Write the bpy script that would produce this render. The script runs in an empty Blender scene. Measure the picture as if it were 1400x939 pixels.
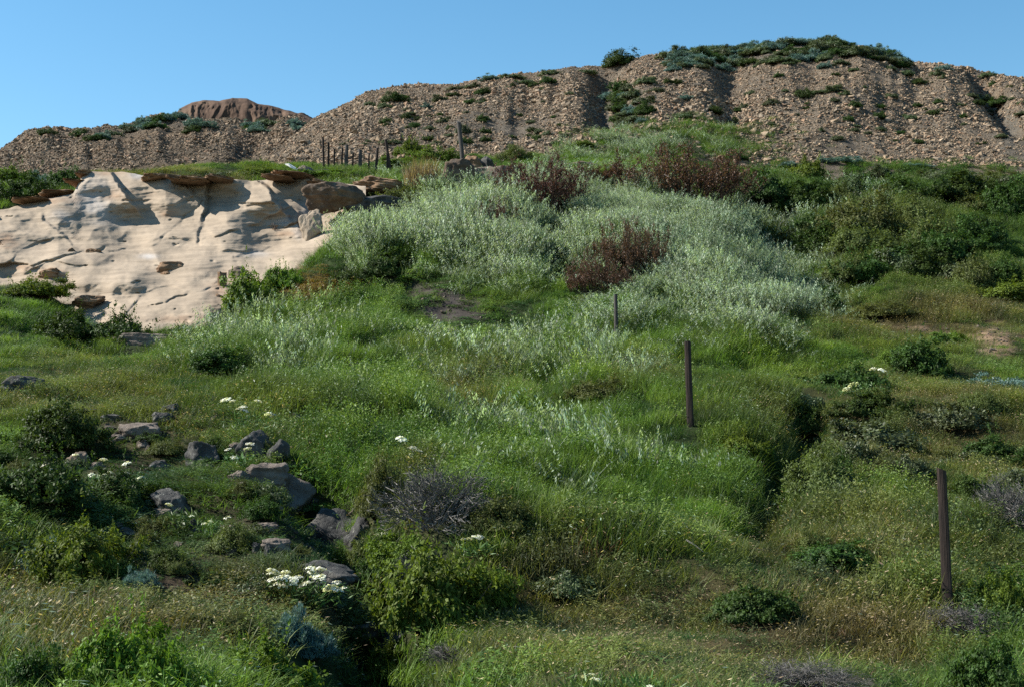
import bpy, math, random
import numpy as np
from mathutils import Vector

SC = bpy.context.scene
COL = SC.collection
random.seed(7)
RNG = np.random.default_rng(7)
PI = math.pi

# ------------------------------------------------------------------ camera
F_PX, CX, CY = 1400 * 50 / 36.0, 700.0, 469.5      # focal length in photograph pixels (50 mm lens)
PITCH = math.atan((600 - CY) / F_PX)               # eye level sits at row 600
cam_d = bpy.data.cameras.new('camera')
cam_d.lens, cam_d.sensor_width, cam_d.clip_end = 50.0, 36.0, 4000.0
cam_d.clip_start = 0.05
cam = bpy.data.objects.new('camera', cam_d)
COL.objects.link(cam)
cam.location = (0, 0, 0)
cam.rotation_euler = (PI / 2 + PITCH, 0, 0)
SC.camera = cam

# ------------------------------------------------------------------ sky, sun, exposure
SUN = Vector((-0.78, 0.10, 0.62)).normalized()     # direction towards the sun
world = bpy.data.worlds.new('World')
SC.world = world
world.use_nodes = True
nt = world.node_tree
bg = nt.nodes['Background']
sky = nt.nodes.new('ShaderNodeTexSky')
sky.sky_type = 'NISHITA'
sky.sun_disc = False
sky.sun_elevation = math.asin(SUN.z)
sky.sun_rotation = math.atan2(SUN.x, SUN.y)
sky.air_density, sky.dust_density, sky.ozone_density = 1.0, 0.2, 2.6
hs = nt.nodes.new('ShaderNodeHueSaturation')
hs.inputs['Saturation'].default_value = 1.22
hs.inputs['Hue'].default_value = 0.488
nt.links.new(sky.outputs[0], hs.inputs['Color'])
nt.links.new(hs.outputs[0], bg.inputs[0])
bg.inputs[1].default_value = 0.075
sd = bpy.data.lights.new('sun', 'SUN')
sd.energy, sd.angle, sd.color = 5.0, math.radians(0.5), (1.0, 0.955, 0.88)
sun = bpy.data.objects.new('sun', sd)
COL.objects.link(sun)
sun.rotation_euler = (-SUN).to_track_quat('-Z', 'Y').to_euler()
sun.location = SUN * 60
SC.view_settings.view_transform = 'Standard'
SC.view_settings.look = 'None'
SC.view_settings.exposure = 1.2
SC.view_settings.gamma = 1.0
SC.view_settings.use_curve_mapping = False
cy = SC.cycles
cy.max_bounces, cy.diffuse_bounces, cy.glossy_bounces, cy.transmission_bounces = 4, 2, 1, 3
cy.use_adaptive_sampling = False
cy.use_denoising = False
cy.sample_clamp_indirect = 4.0

# ------------------------------------------------------------------ helpers: numbers
CP, SP = math.cos(PITCH), math.sin(PITCH)

def ray(px, py):
    u, v = (px - CX) / F_PX, (CY - py) / F_PX
    return np.array([u, CP - v * SP, SP + v * CP])

def at(px, py, Y):
    """The point at horizontal distance Y seen at photograph pixel (px, py)."""
    d = ray(px, py)
    return d * (Y / d[1])

def project(x, y, z):
    dep = np.maximum(y * CP + z * SP, 0.05)
    return CX + F_PX * x / dep, CY - F_PX * (-y * SP + z * CP) / dep

def hash3(ix, iy, iz, seed):
    h = (ix.astype(np.int64) * 374761393 + iy.astype(np.int64) * 668265263 + iz.astype(np.int64) * 2147483647 + seed * 1274126177) & 0xFFFFFFFF
    h = ((h ^ (h >> 13)) * 1274126177) & 0xFFFFFFFF
    h = ((h ^ (h >> 16)) * 2246822519) & 0xFFFFFFFF
    return ((h ^ (h >> 15)) & 0xFFFFFF) / float(0xFFFFFF)

def vnoise(x, y, z, seed=0):
    x, y, z = np.broadcast_arrays(np.asarray(x, float), np.asarray(y, float), np.asarray(z, float))
    fx, fy, fz = np.floor(x), np.floor(y), np.floor(z)
    tx, ty, tz = x - fx, y - fy, z - fz
    tx, ty, tz = tx * tx * (3 - 2 * tx), ty * ty * (3 - 2 * ty), tz * tz * (3 - 2 * tz)
    r = 0
    for i in (0, 1):
        for j in (0, 1):
            for k in (0, 1):
                w = (tx if i else 1 - tx) * (ty if j else 1 - ty) * (tz if k else 1 - tz)
                r = r + w * hash3(fx + i, fy + j, fz + k, seed)
    return r * 2 - 1

def fbm(x, y, z=0.0, octs=4, seed=0, gain=0.5):
    x, y, z = np.asarray(x, float), np.asarray(y, float), np.asarray(z, float)
    r, a, n = 0, 1.0, 0
    for o in range(octs):
        s = 2.03 ** o
        r = r + a * vnoise(x * s + 17.3 * o, y * s - 9.1 * o, z * s + 3.7 * o, seed + o)
        n += a
        a *= gain
    return r / n

def sstep(a, b, x):
    t = np.clip((x - a) / (b - a), 0, 1)
    return t * t * (3 - 2 * t)

def interp(xs, pts):
    pts = sorted(pts)
    return np.interp(xs, [p[0] for p in pts], [p[1] for p in pts])

def seg_dist(x, y, line):
    """Distance to a polyline and the position 0..1 along it."""
    best, par = np.full(np.shape(x), 1e9), np.zeros(np.shape(x))
    n = len(line) - 1
    for i in range(n):
        (ax, ay), (bx, by) = line[i], line[i + 1]
        dx, dy = bx - ax, by - ay
        t = np.clip(((x - ax) * dx + (y - ay) * dy) / (dx * dx + dy * dy + 1e-12), 0, 1)
        d = np.hypot(x - ax - t * dx, y - ay - t * dy)
        m = d < best
        best = np.where(m, d, best)
        par = np.where(m, (i + t) / n, par)
    return best, par

# ------------------------------------------------------------------ helpers: objects
def link(o):
    COL.objects.link(o)
    return o

def mesh_from(name, verts, quads=None, tris=None, mats=(), mat_idx=None, attrs=None, smooth=False):
    verts = np.asarray(verts, np.float32)
    me = bpy.data.meshes.new(name)
    parts, sizes = [], []
    if quads is not None and len(quads):
        q = np.asarray(quads, np.int32); parts.append(q.ravel()); sizes.append(np.full(len(q), 4, np.int32))
    if tris is not None and len(tris):
        t = np.asarray(tris, np.int32); parts.append(t.ravel()); sizes.append(np.full(len(t), 3, np.int32))
    loops, sz = np.concatenate(parts), np.concatenate(sizes)
    me.vertices.add(len(verts)); me.vertices.foreach_set('co', verts.ravel())
    me.loops.add(len(loops)); me.loops.foreach_set('vertex_index', loops)
    me.polygons.add(len(sz))
    me.polygons.foreach_set('loop_start', np.concatenate([[0], np.cumsum(sz)[:-1]]).astype(np.int32))
    if mat_idx is not None:
        me.polygons.foreach_set('material_index', np.asarray(mat_idx, np.int32))
    me.polygons.foreach_set('use_smooth', np.full(len(sz), smooth, bool))
    for m in mats:
        me.materials.append(m)
    for k, v in (attrs or {}).items():
        v = np.asarray(v, np.float32)
        if v.ndim == 1:
            a = me.attributes.new(k, 'FLOAT', 'POINT'); a.data.foreach_set('value', v)
        else:
            a = me.attributes.new(k, 'FLOAT_COLOR', 'POINT')
            if v.shape[1] == 3:
                v = np.concatenate([v, np.ones((len(v), 1), np.float32)], 1)
            a.data.foreach_set('color', v.ravel())
    me.update(calc_edges=True)
    me.validate()
    return me

def obj(name, me, parent=None):
    o = bpy.data.objects.new(name, me)
    link(o)
    if parent is not None:
        o.parent = parent
    return o

def tag(o, label=None, cat=None, group=None, kind=None):
    if label: o['label'] = label
    if cat: o['category'] = cat
    if group: o['group'] = group
    if kind: o['kind'] = kind
    return o

def empty(name, loc=(0, 0, 0), rz=0.0):
    o = bpy.data.objects.new(name, None)
    o.empty_display_size = 0.2
    link(o)
    o.location = loc
    o.rotation_euler = (0, 0, rz)
    return o

KIDS = {}
def adopt(root, *kids):
    KIDS.setdefault(root.name, []).extend(kids)

def copy_thing(root):
    r = root.copy()
    link(r)
    for c in KIDS.get(root.name, []):
        k = c.copy()
        link(k)
        k.parent = r
        KIDS.setdefault(r.name, []).append(k)
    return r

def grid_faces(nr, nc):
    i = np.arange((nr - 1) * (nc - 1))
    r, c = i // (nc - 1), i % (nc - 1)
    a = r * nc + c
    return np.stack([a, a + 1, a + nc + 1, a + nc], 1)

# ------------------------------------------------------------------ helpers: materials
def mat_new(name):
    m = bpy.data.materials.new(name)
    m.use_nodes = True
    m.node_tree.nodes.clear()
    return m, m.node_tree.nodes, m.node_tree.links

def ramp(N, stops):
    r = N.new('ShaderNodeValToRGB')
    e = r.color_ramp.elements
    while len(e) < len(stops):
        e.new(0.5)
    for k, (p, c) in enumerate(stops):
        e[k].position = p
        e[k].color = (*c, 1)
    return r

def leaf_material(name, tint_attr=None, color=(0.05, 0.09, 0.02), trans=0.35, rough=0.5, var=0.5, spec=0.3, tip=None):
    """Thin leaf: diffuse, a little gloss, light that comes through from behind."""
    m, N, L = mat_new(name)
    out = N.new('ShaderNodeOutputMaterial')
    bv = N.new('ShaderNodeAttribute'); bv.attribute_name = 'bv'
    if tint_attr:
        t = N.new('ShaderNodeAttribute'); t.attribute_type = 'INSTANCER'; t.attribute_name = tint_attr
        base = t.outputs['Color']
    else:
        oi = N.new('ShaderNodeObjectInfo')
        h = N.new('ShaderNodeHueSaturation')
        h.inputs['Color'].default_value = (*color, 1)
        mh = N.new('ShaderNodeMapRange'); mh.inputs['To Min'].default_value = 0.478; mh.inputs['To Max'].default_value = 0.52
        L.new(oi.outputs['Random'], mh.inputs['Value']); L.new(mh.outputs[0], h.inputs['Hue'])
        mv = N.new('ShaderNodeMath'); mv.operation = 'MULTIPLY_ADD'
        L.new(oi.outputs['Random'], mv.inputs[0]); mv.inputs[1].default_value = 0.4; mv.inputs[2].default_value = 0.8
        L.new(mv.outputs[0], h.inputs['Value'])
        base = h.outputs[0]
    if tip:
        mx = N.new('ShaderNodeMix'); mx.data_type = 'RGBA'
        mx.inputs['B'].default_value = (*tip, 1)
        st = N.new('ShaderNodeMath'); st.operation = 'GREATER_THAN'; st.inputs[1].default_value = 0.86
        L.new(bv.outputs['Fac'], st.inputs[0]); L.new(st.outputs[0], mx.inputs['Factor'])
        L.new(base, mx.inputs['A'])
        base = mx.outputs['Result']
    mr = N.new('ShaderNodeMapRange')
    mr.inputs['To Min'].default_value = 1 - var; mr.inputs['To Max'].default_value = 1 + var
    L.new(bv.outputs['Fac'], mr.inputs['Value'])
    mul = N.new('ShaderNodeVectorMath'); mul.operation = 'SCALE'
    L.new(base, mul.inputs[0]); L.new(mr.outputs[0], mul.inputs['Scale'])
    d = N.new('ShaderNodeBsdfPrincipled')
    d.inputs['Roughness'].default_value = rough
    d.inputs['Specular IOR Level'].default_value = spec
    L.new(mul.outputs[0], d.inputs['Base Color'])
    tr = N.new('ShaderNodeBsdfTranslucent')
    tm = N.new('ShaderNodeVectorMath'); tm.operation = 'MULTIPLY'
    tm.inputs[1].default_value = (1.2, 1.2, 0.6)
    L.new(mul.outputs[0], tm.inputs[0]); L.new(tm.outputs[0], tr.inputs['Color'])
    mix = N.new('ShaderNodeMixShader'); mix.inputs[0].default_value = trans
    L.new(d.outputs[0], mix.inputs[1]); L.new(tr.outputs[0], mix.inputs[2])
    L.new(mix.outputs[0], out.inputs[0])
    return m

def rock_material(name, stops, scale=2.0, bump=0.5, spots=None, tint=False, strata=0.0, coord='Object', spot_amt=0.6):
    m, N, L = mat_new(name)
    out = N.new('ShaderNodeOutputMaterial')
    p = N.new('ShaderNodeBsdfPrincipled')
    p.inputs['Roughness'].default_value = 0.9
    p.inputs['Specular IOR Level'].default_value = 0.15
    tc = N.new('ShaderNodeTexCoord')
    n1 = N.new('ShaderNodeTexNoise'); n1.inputs['Scale'].default_value = scale; n1.inputs['Detail'].default_value = 8
    n1.inputs['Roughness'].default_value = 0.65
    L.new(tc.outputs[coord], n1.inputs['Vector'])
    r = ramp(N, stops)
    L.new(n1.outputs['Fac'], r.inputs[0])
    col = r.outputs[0]
    if spots:
        n2 = N.new('ShaderNodeTexNoise'); n2.inputs['Scale'].default_value = scale * 4.5; n2.inputs['Detail'].default_value = 9; n2.inputs['Roughness'].default_value = 0.7
        L.new(tc.outputs[coord], n2.inputs['Vector'])
        r2 = ramp(N, [(0.56, (0, 0, 0)), (0.66, (spot_amt,) * 3)])
        L.new(n2.outputs['Fac'], r2.inputs[0])
        mx = N.new('ShaderNodeMix'); mx.data_type = 'RGBA'
        L.new(r2.outputs[0], mx.inputs['Factor']); L.new(col, mx.inputs['A']); mx.inputs['B'].default_value = (*spots, 1)
        col = mx.outputs['Result']
    if tint:
        t = N.new('ShaderNodeAttribute'); t.attribute_type = 'INSTANCER'; t.attribute_name = 'tint'
        mm = N.new('ShaderNodeMix'); mm.data_type = 'RGBA'; mm.blend_type = 'MULTIPLY'; mm.inputs['Factor'].default_value = 1
        L.new(col, mm.inputs['A']); L.new(t.outputs['Color'], mm.inputs['B'])
        col = mm.outputs['Result']
    L.new(col, p.inputs['Base Color'])
    n3 = N.new('ShaderNodeTexNoise'); n3.inputs['Scale'].default_value = scale * 5; n3.inputs['Detail'].default_value = 12
    n3.inputs['Roughness'].default_value = 0.68
    L.new(tc.outputs[coord], n3.inputs['Vector'])
    b = N.new('ShaderNodeBump'); b.inputs['Strength'].default_value = bump * 0.9; b.inputs['Distance'].default_value = 0.05
    L.new(n3.outputs['Fac'], b.inputs['Height'])
    if strata:
        w = N.new('ShaderNodeTexWave'); w.bands_direction = 'Z'; w.inputs['Scale'].default_value = strata
        w.inputs['Distortion'].default_value = 6; w.inputs['Detail'].default_value = 4; w.inputs['Detail Scale'].default_value = 0.6
        L.new(tc.outputs[coord], w.inputs['Vector'])
        b2 = N.new('ShaderNodeBump'); b2.inputs['Strength'].default_value = 0.35; b2.inputs['Distance'].default_value = 0.06
        L.new(w.outputs['Fac'], b2.inputs['Height']); L.new(b.outputs[0], b2.inputs['Normal'])
        b = b2
    L.new(b.outputs[0], p.inputs['Normal'])
    L.new(p.outputs[0], out.inputs[0])
    return m

def attr_ground_material(name, attr='soil', scale=3.0, amt=0.5, bump=0.6, dist=0.06):
    m, N, L = mat_new(name)
    out = N.new('ShaderNodeOutputMaterial')
    p = N.new('ShaderNodeBsdfPrincipled'); p.inputs['Roughness'].default_value = 0.95; p.inputs['Specular IOR Level'].default_value = 0.1
    a = N.new('ShaderNodeAttribute'); a.attribute_name = attr
    tc = N.new('ShaderNodeTexCoord')
    n1 = N.new('ShaderNodeTexNoise'); n1.inputs['Scale'].default_value = scale; n1.inputs['Detail'].default_value = 10; n1.inputs['Roughness'].default_value = 0.7
    L.new(tc.outputs['Object'], n1.inputs['Vector'])
    mr = N.new('ShaderNodeMapRange'); mr.inputs['From Min'].default_value = 0.3; mr.inputs['From Max'].default_value = 0.7
    mr.inputs['To Min'].default_value = 1 - amt; mr.inputs['To Max'].default_value = 1 + amt
    L.new(n1.outputs['Fac'], mr.inputs['Value'])
    mul = N.new('ShaderNodeVectorMath'); mul.operation = 'SCALE'
    L.new(a.outputs['Color'], mul.inputs[0]); L.new(mr.outputs[0], mul.inputs['Scale'])
    L.new(mul.outputs[0], p.inputs['Base Color'])
    n3 = N.new('ShaderNodeTexNoise'); n3.inputs['Scale'].default_value = scale * 5; n3.inputs['Detail'].default_value = 10; n3.inputs['Roughness'].default_value = 0.75
    L.new(tc.outputs['Object'], n3.inputs['Vector'])
    b = N.new('ShaderNodeBump'); b.inputs['Strength'].default_value = bump; b.inputs['Distance'].default_value = dist
    L.new(n3.outputs['Fac'], b.inputs['Height']); L.new(b.outputs[0], p.inputs['Normal'])
    L.new(p.outputs[0], out.inputs[0])
    return m

# ================================================================== THE TERRAIN
# control points of the grassy slope: photograph pixel, distance in metres, metres below that sight line
G = []
def cols(px, lst):
    for e in lst:
        G.append(at(px, e[0], e[1]) - np.array([0, 0, e[2] if len(e) > 2 else 0.0]))
cols(-500, [(939, 8.5), (700, 15), (560, 23), (440, 35), (330, 46), (250, 62)])
cols(-150, [(960, 8), (800, 11.5), (700, 14.5), (600, 19), (500, 27), (430, 34), (330, 45), (245, 62)])
cols(50, [(960, 7.5), (800, 11.5), (700, 14.5), (600, 19), (540, 23), (470, 30), (400, 37.2), (372, 40.2, 1.0), (290, 44, 1.2), (250, 47.5, .5), (240, 60, .9)])
cols(200, [(960, 7.5), (800, 11.3), (700, 14.3), (600, 18.8), (540, 23), (480, 29.5), (447, 34.5, .25), (420, 37.5, 1.2), (330, 42.2, 1.3), (247, 46.8, 0.5), (240, 60, .9)])
cols(350, [(960, 7.5), (800, 11.2), (700, 14.2), (640, 16.8), (560, 21.5), (480, 29), (432, 34.5, .2), (398, 37.3, .2), (370, 39.5, 1.4), (320, 42.8, 1.4), (247, 47, 0.5), (240, 60, .7)])
cols(450, [(960, 7.5), (840, 9.8), (740, 12.8), (650, 16.5), (560, 22.5), (480, 29.5), (400, 35.5), (345, 39.8, .2), (328, 41.2, .3), (312, 43.2, 1.2), (246, 47), (236, 60)])
cols(560, [(960, 7.8), (860, 9.8), (760, 12.8), (680, 16), (600, 20.5), (520, 26.5), (440, 32.5), (385, 36), (320, 41), (285, 44), (250, 50), (224, 64)])
cols(700, [(960, 8), (800, 12.4), (700, 16.6), (600, 21.3), (500, 28.2), (420, 34), (340, 39.5), (280, 44.5), (240, 53), (214, 66)])
cols(850, [(960, 8.2), (800, 12.6), (700, 16.8), (600, 21.5), (500, 29), (430, 33.5), (350, 38.5), (285, 43.5), (250, 50), (215, 62), (200, 68)])
cols(980, [(960, 8.3), (800, 12.6), (700, 16.8), (580, 22), (500, 29), (450, 33), (380, 37.5), (310, 42.5), (285, 46, 0.5), (235, 60)])
cols(1090, [(960, 8.4), (800, 13), (720, 16.4), (600, 22), (500, 29.5), (450, 33), (400, 36), (360, 41), (300, 49), (240, 63)])
cols(1200, [(960, 8.5), (830, 12.3), (700, 17.5), (600, 22.3), (520, 28.5), (450, 35), (400, 39), (330, 46), (270, 54), (232, 66)])
cols(1300, [(960, 8.6), (830, 12.6), (700, 17.8), (600, 22.6), (520, 28.8), (450, 35.5), (380, 41), (300, 49), (260, 56), (234, 66)])
cols(1480, [(960, 8.6), (820, 12.8), (700, 17.8), (600, 22.6), (500, 30), (400, 39), (300, 50), (240, 66)])
cols(1900, [(900, 9.5), (700, 17), (500, 29), (360, 42), (250, 65)])
for X in (-14, -5, 0, 5, 14):
    G.append(np.array([X, 0.0, -1.65])); G.append(np.array([X, 4.5, -1.62])); G.append(np.array([X, -12.0, -2.2]))
G = np.array(G)

def tps_fit(P):
    n = len(P)
    d = np.hypot(P[:, None, 0] - P[None, :, 0], P[:, None, 1] - P[None, :, 1])
    K = d * d * np.log(d + 1e-9) + 0.02 * np.eye(n)
    Q = np.concatenate([np.ones((n, 1)), P[:, :2]], 1)
    A = np.zeros((n + 3, n + 3)); A[:n, :n] = K; A[:n, n:] = Q; A[n:, :n] = Q.T
    return np.linalg.solve(A, np.concatenate([P[:, 2], np.zeros(3)]))
TPS_W = tps_fit(G)

def tps_eval(x, y):
    x, y = np.asarray(x, float), np.asarray(y, float)
    sh = x.shape
    x, y = x.ravel(), y.ravel()
    r = TPS_W[-3] + TPS_W[-2] * x + TPS_W[-1] * y
    for i in range(len(G)):
        d2 = (x - G[i, 0]) ** 2 + (y - G[i, 1]) ** 2
        r = r + TPS_W[i] * 0.5 * d2 * np.log(d2 + 1e-12)
    return r.reshape(sh)

def ground_base(x, y):
    x, y = np.asarray(x, float), np.asarray(y, float)
    yc = np.clip(y, -12, 66)
    lim = 0.62 * np.maximum(yc, 0) + 13
    xc = np.clip(x, -lim, lim)
    z = tps_eval(xc, yc)
    return z + 0.08 * np.clip(y - 66, 0, 60)

def base_hit(px, py, fn, lo=5.0, hi=130.0, n=2600):
    Y = lo * (hi / lo) ** np.linspace(0, 1, n)
    d = ray(px, py)
    s = Y / d[1]
    below = d[2] * s < fn(d[0] * s, Y)
    k = int(np.argmax(below)) if below.any() else n - 1
    return np.array([d[0] * s[k], Y[k], d[2] * s[k]])

# gullies and hollows cut into the slope: line of pixels, width (m), depth (m)
CUTS = []
for line, w, dep in [([(1110, 555), (1075, 620), (1045, 690), (1025, 740)], 0.36, 0.55),
                     ([(430, 640), (478, 700), (515, 790), (540, 900), (560, 960)], 0.42, 0.85),
                     ([(455, 850), (500, 900), (520, 970)], .75, .7),
                     ([(1040, 280), (1080, 340), (1120, 400)], 1.5, 1.1),
                     ([(1195, 452), (1290, 462)], 0.5, 0.7),
                     ([(480, 372), (545, 385)], 0.7, 0.7),
                     ([(90, 465), (160, 475)], 0.55, 0.7)]:
    CUTS.append(([tuple(base_hit(px, py, ground_base)[:2]) for px, py in line], w, dep))

def z_ground(x, y):
    x, y = np.asarray(x, float), np.asarray(y, float)
    z = ground_base(x, y)
    far = sstep(3, 12, y)
    z = z + far * (0.42 * fbm(x / 2.8, y / 2.8, 0, 3, 11) + 0.13 * fbm(x / 0.8, y / 0.8, 0, 2, 23))
    for line, w, dep in CUTS:
        d, _ = seg_dist(x, y, line)
        z = z - dep * np.exp(-(d / w) ** 2)
    return z

# ---- the two rubble hills: skyline and foot given along the photograph, distances in metres
SKY_A = [(-200, 330), (250, 275), (300, 250), (340, 229), (400, 190), (437, 166), (500, 131), (545, 123), (620, 119), (700, 105), (780, 99), (830, 93), (890, 82), (930, 76), (960, 72), (1000, 68), (1050, 64), (1140, 60), (1190, 70), (1230, 86), (1290, 92), (1360, 104), (1400, 109), (1550, 135), (1800, 190), (2600, 330)]
FOOT_A = [(-200, 345), (300, 262), (430, 240), (560, 232), (700, 224), (900, 216), (1040, 238), (1200, 235), (1400, 240), (1800, 280), (2600, 340)]
SKY_B = [(-900, 330), (-300, 250), (-60, 225), (0, 209), (40, 186), (75, 180), (105, 181), (140, 180), (200, 164), (240, 160), (300, 157), (370, 160), (410, 158), (430, 166), (470, 185), (540, 225), (600, 260), (900, 300)]
FOOT_B = [(-900, 345), (0, 250), (200, 247), (400, 245), (600, 270), (900, 305)]

def hill_fn(sky, foot, y_foot, y_top, seed, gul):
    def z(x, y):
        x, y = np.asarray(x, float), np.asarray(y, float)
        px = CX + F_PX * x / (np.maximum(y, 20) * 1.0135)
        # the photograph column of a hill point hardly changes with pitch, so the column serves as its bearing
        sp, fp = interp(px, sky), interp(px, foot)
        Yt = y_top + 5 * fbm(px / 170.0, 0.3, 0, 2, seed + 5)
        def zrow(p, Y):
            v = (CY - p) / F_PX
            return Y * (SP + v * CP) / (CP - v * SP)
        zt, zf = zrow(sp, Yt), zrow(fp, y_foot)
        s = (y - y_foot) / (Yt - y_foot)
        sc = np.clip(s, -0.6, 1)
        shape = np.where(sc < 0, sc, 1 - (1 - np.clip(sc, 0, 1)) ** 1.25 * (1.0))
        h = zf + (zt - zf) * shape
        back = np.maximum(y - Yt, 0)
        h = h - 1.5 * np.maximum(y_foot - 4 - y, 0)
        h = h - 0.02 * back - 0.0035 * back ** 2 * np.where(back < 60, 1, 0) - np.where(back >= 60, 12.6, 0)
        # gullies run down the face; they fade at foot and crest
        face = np.clip(s, 0, 1) * (1 - np.clip(s, 0, 1)) * 4
        warp = 26 * fbm(px / 120.0, s * 1.5, 0, 2, seed + 2)
        rid = np.sqrt(0.02 + np.abs(vnoise((px + 2.2 * warp) / 80.0, s * 0.8, 0, seed + 1)) ** 2)
        h = h - gul * face ** 0.7 * (0.5 - rid) + gul * 0.55 * face * fbm(px / 30.0, s * 1.8, 0, 3, seed + 9)
        h = h + gul * 0.12 * face * fbm((px + 0.5 * warp) / 11.0, s * 1.3, 0, 2, seed + 12)
        h = h + 0.25 * fbm(x / 3.0, y / 3.0, h / 3.0, 4, seed + 3) * sstep(-0.1, 0.2, s)
        h = h + 0.10 * fbm(x / 0.5, y / 0.5, 0, 2, seed + 4)
        return h
    return z
z_hill_a = hill_fn(SKY_A, FOOT_A, 62.0, 93.0, 40, 0.72)
z_hill_b = hill_fn(SKY_B, FOOT_B, 72.0, 104.0, 80, 1.3)
# two deep furrows in the near hill
FURROWS = [([at(828, 100, 88)[:2], at(832, 150, 76)[:2], at(828, 185, 68)[:2]], 1.0, 1.5),
           ([at(1335, 120, 90)[:2], at(1365, 165, 78)[:2], at(1400, 205, 69)[:2]], 0.8, 1.3),
           ([at(1003, 120, 88)[:2], at(1010, 190, 70)[:2]], 1.1, 0.7)]
_za = z_hill_a
def z_hill_a(x, y):
    h = _za(x, y)
    for ln, w, dep in FURROWS:
        d, _ = seg_dist(np.asarray(x, float), np.asarray(y, float), [tuple(p) for p in ln])
        h = h - dep * np.exp(-(d / w) ** 2)
    return h

def z_all(x, y):
    return np.maximum(np.maximum(z_ground(x, y), z_hill_a(x, y)), z_hill_b(x, y))

def hit(px, py, fn=None):
    return base_hit(px, py, fn or z_all)

# ---- what grows where: ellipses in photograph pixels (cx, cy, rx, ry, amount)
Z_TALL = [(620, 320, 170, 60, 1), (800, 300, 190, 50, 1), (960, 360, 150, 80, 1), (720, 350, 150, 45, 1), (1050, 410, 90, 60, .9), (520, 350, 70, 45, 1), (420, 490, 190, 75, 1), (480, 590, 130, 55, 1.1), (720, 520, 280, 70, .8), (820, 630, 260, 90, .75), (650, 650, 160, 60, .7), (1090, 620, 90, 80, .5), (1180, 690, 120, 60, .5), (1080, 290, 90, 60, .6), (1250, 330, 190, 90, .95), (1300, 440, 120, 40, .5), (1250, 620, 200, 80, .45), (1230, 760, 120, 60, .6), (870, 200, 160, 20, .6)]
def field(px, py, blobs, p=1.3):
    r = np.zeros(np.shape(px))
    for cx, cyy, rx, ry, a in blobs:
        r = np.maximum(r, a * np.exp(-((((px - cx) / rx) ** 2 + ((py - cyy) / ry) ** 2) ** p)))
    return r
Z_SILVER = [(620, 320, 170, 60, 1), (800, 300, 190, 50, 1), (960, 360, 150, 80, 1), (720, 350, 150, 45, .9), (850, 200, 150, 22, .55), (1050, 410, 90, 55, .9),
            (390, 480, 150, 60, .19), (690, 600, 100, 26, .26), (720, 500, 260, 60, .14), (850, 620, 200, 80, .12), (850, 440, 80, 40, .4), (470, 520, 120, 20, .2), (520, 350, 70, 45, .9), (1180, 290, 60, 35, .35)]
Z_DRY = [(250, 243, 230, 10, .8), (950, 860, 330, 110, .9), (760, 800, 150, 70, .7), (300, 830, 190, 60, .9), (60, 850, 130, 70, .9), (120, 540, 180, 50, .65), (250, 600, 190, 60, .55), (1250, 600, 200, 90, .9),
         (1360, 640, 70, 35, .95), (1280, 440, 190, 40, .75), (650, 530, 60, 35, .5), (1180, 770, 200, 70, .75), (1150, 860, 180, 90, .85), (430, 395, 50, 22, .6), (560, 700, 60, 60, .5), (900, 520, 60, 20, .4), (1220, 330, 110, 45, .4), (1370, 420, 60, 50, .7), (1300, 590, 120, 40, .5), (1270, 380, 120, 30, .5)]
Z_LEAFY = [(540, 400, 110, 38, 1), (640, 430, 90, 30, .8), (470, 410, 90, 35, .8), (1080, 330, 70, 60, 1), (1250, 260, 160, 35, .9), (330, 400, 50, 45, .9), (150, 680, 190, 60, .55), (1370, 780, 60, 90, .6), (600, 215, 80, 20, .6)]
Z_WEED = [(1160, 650, 130, 90, .5), (200, 690, 230, 110, .9), (480, 590, 120, 50, .5), (900, 820, 300, 80, .15), (430, 840, 160, 80, .7), (1260, 320, 190, 90, .7), (620, 430, 160, 50, .5), (1340, 770, 90, 120, .4), (560, 650, 160, 70, .45)]
Z_DEEP = [(190, 690, 210, 100, .75), (470, 800, 130, 120, .8), (60, 890, 130, 60, .5), (1100, 300, 110, 70, .8), (1350, 780, 100, 130, .6), (470, 620, 110, 40, .6), (1060, 660, 50, 90, .6), (200, 470, 120, 24, .7), (1290, 270, 170, 40, .6)]  # dark green growth, with gully and trench shade put into its tint
Z_LOW = [(200, 700, 230, 150, .55), (200, 590, 160, 50, .4), (700, 870, 400, 70, .2), (450, 830, 120, 100, .4)]
Z_SOIL = [(330, 700, 120, 55, .55), (150, 655, 110, 30, .4), (605, 420, 72, 38, .95), (1355, 465, 38, 28, 1), (210, 800, 90, 25, .8), (400, 720, 60, 40, .6), (480, 700, 40, 50, .4), (515, 830, 40, 70, .35), (1080, 345, 70, 18, .5), (270, 760, 90, 25, .4), (180, 590, 45, 20, .7), (1250, 458, 70, 12, .8), (1040, 690, 18, 60, .6)]

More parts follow.
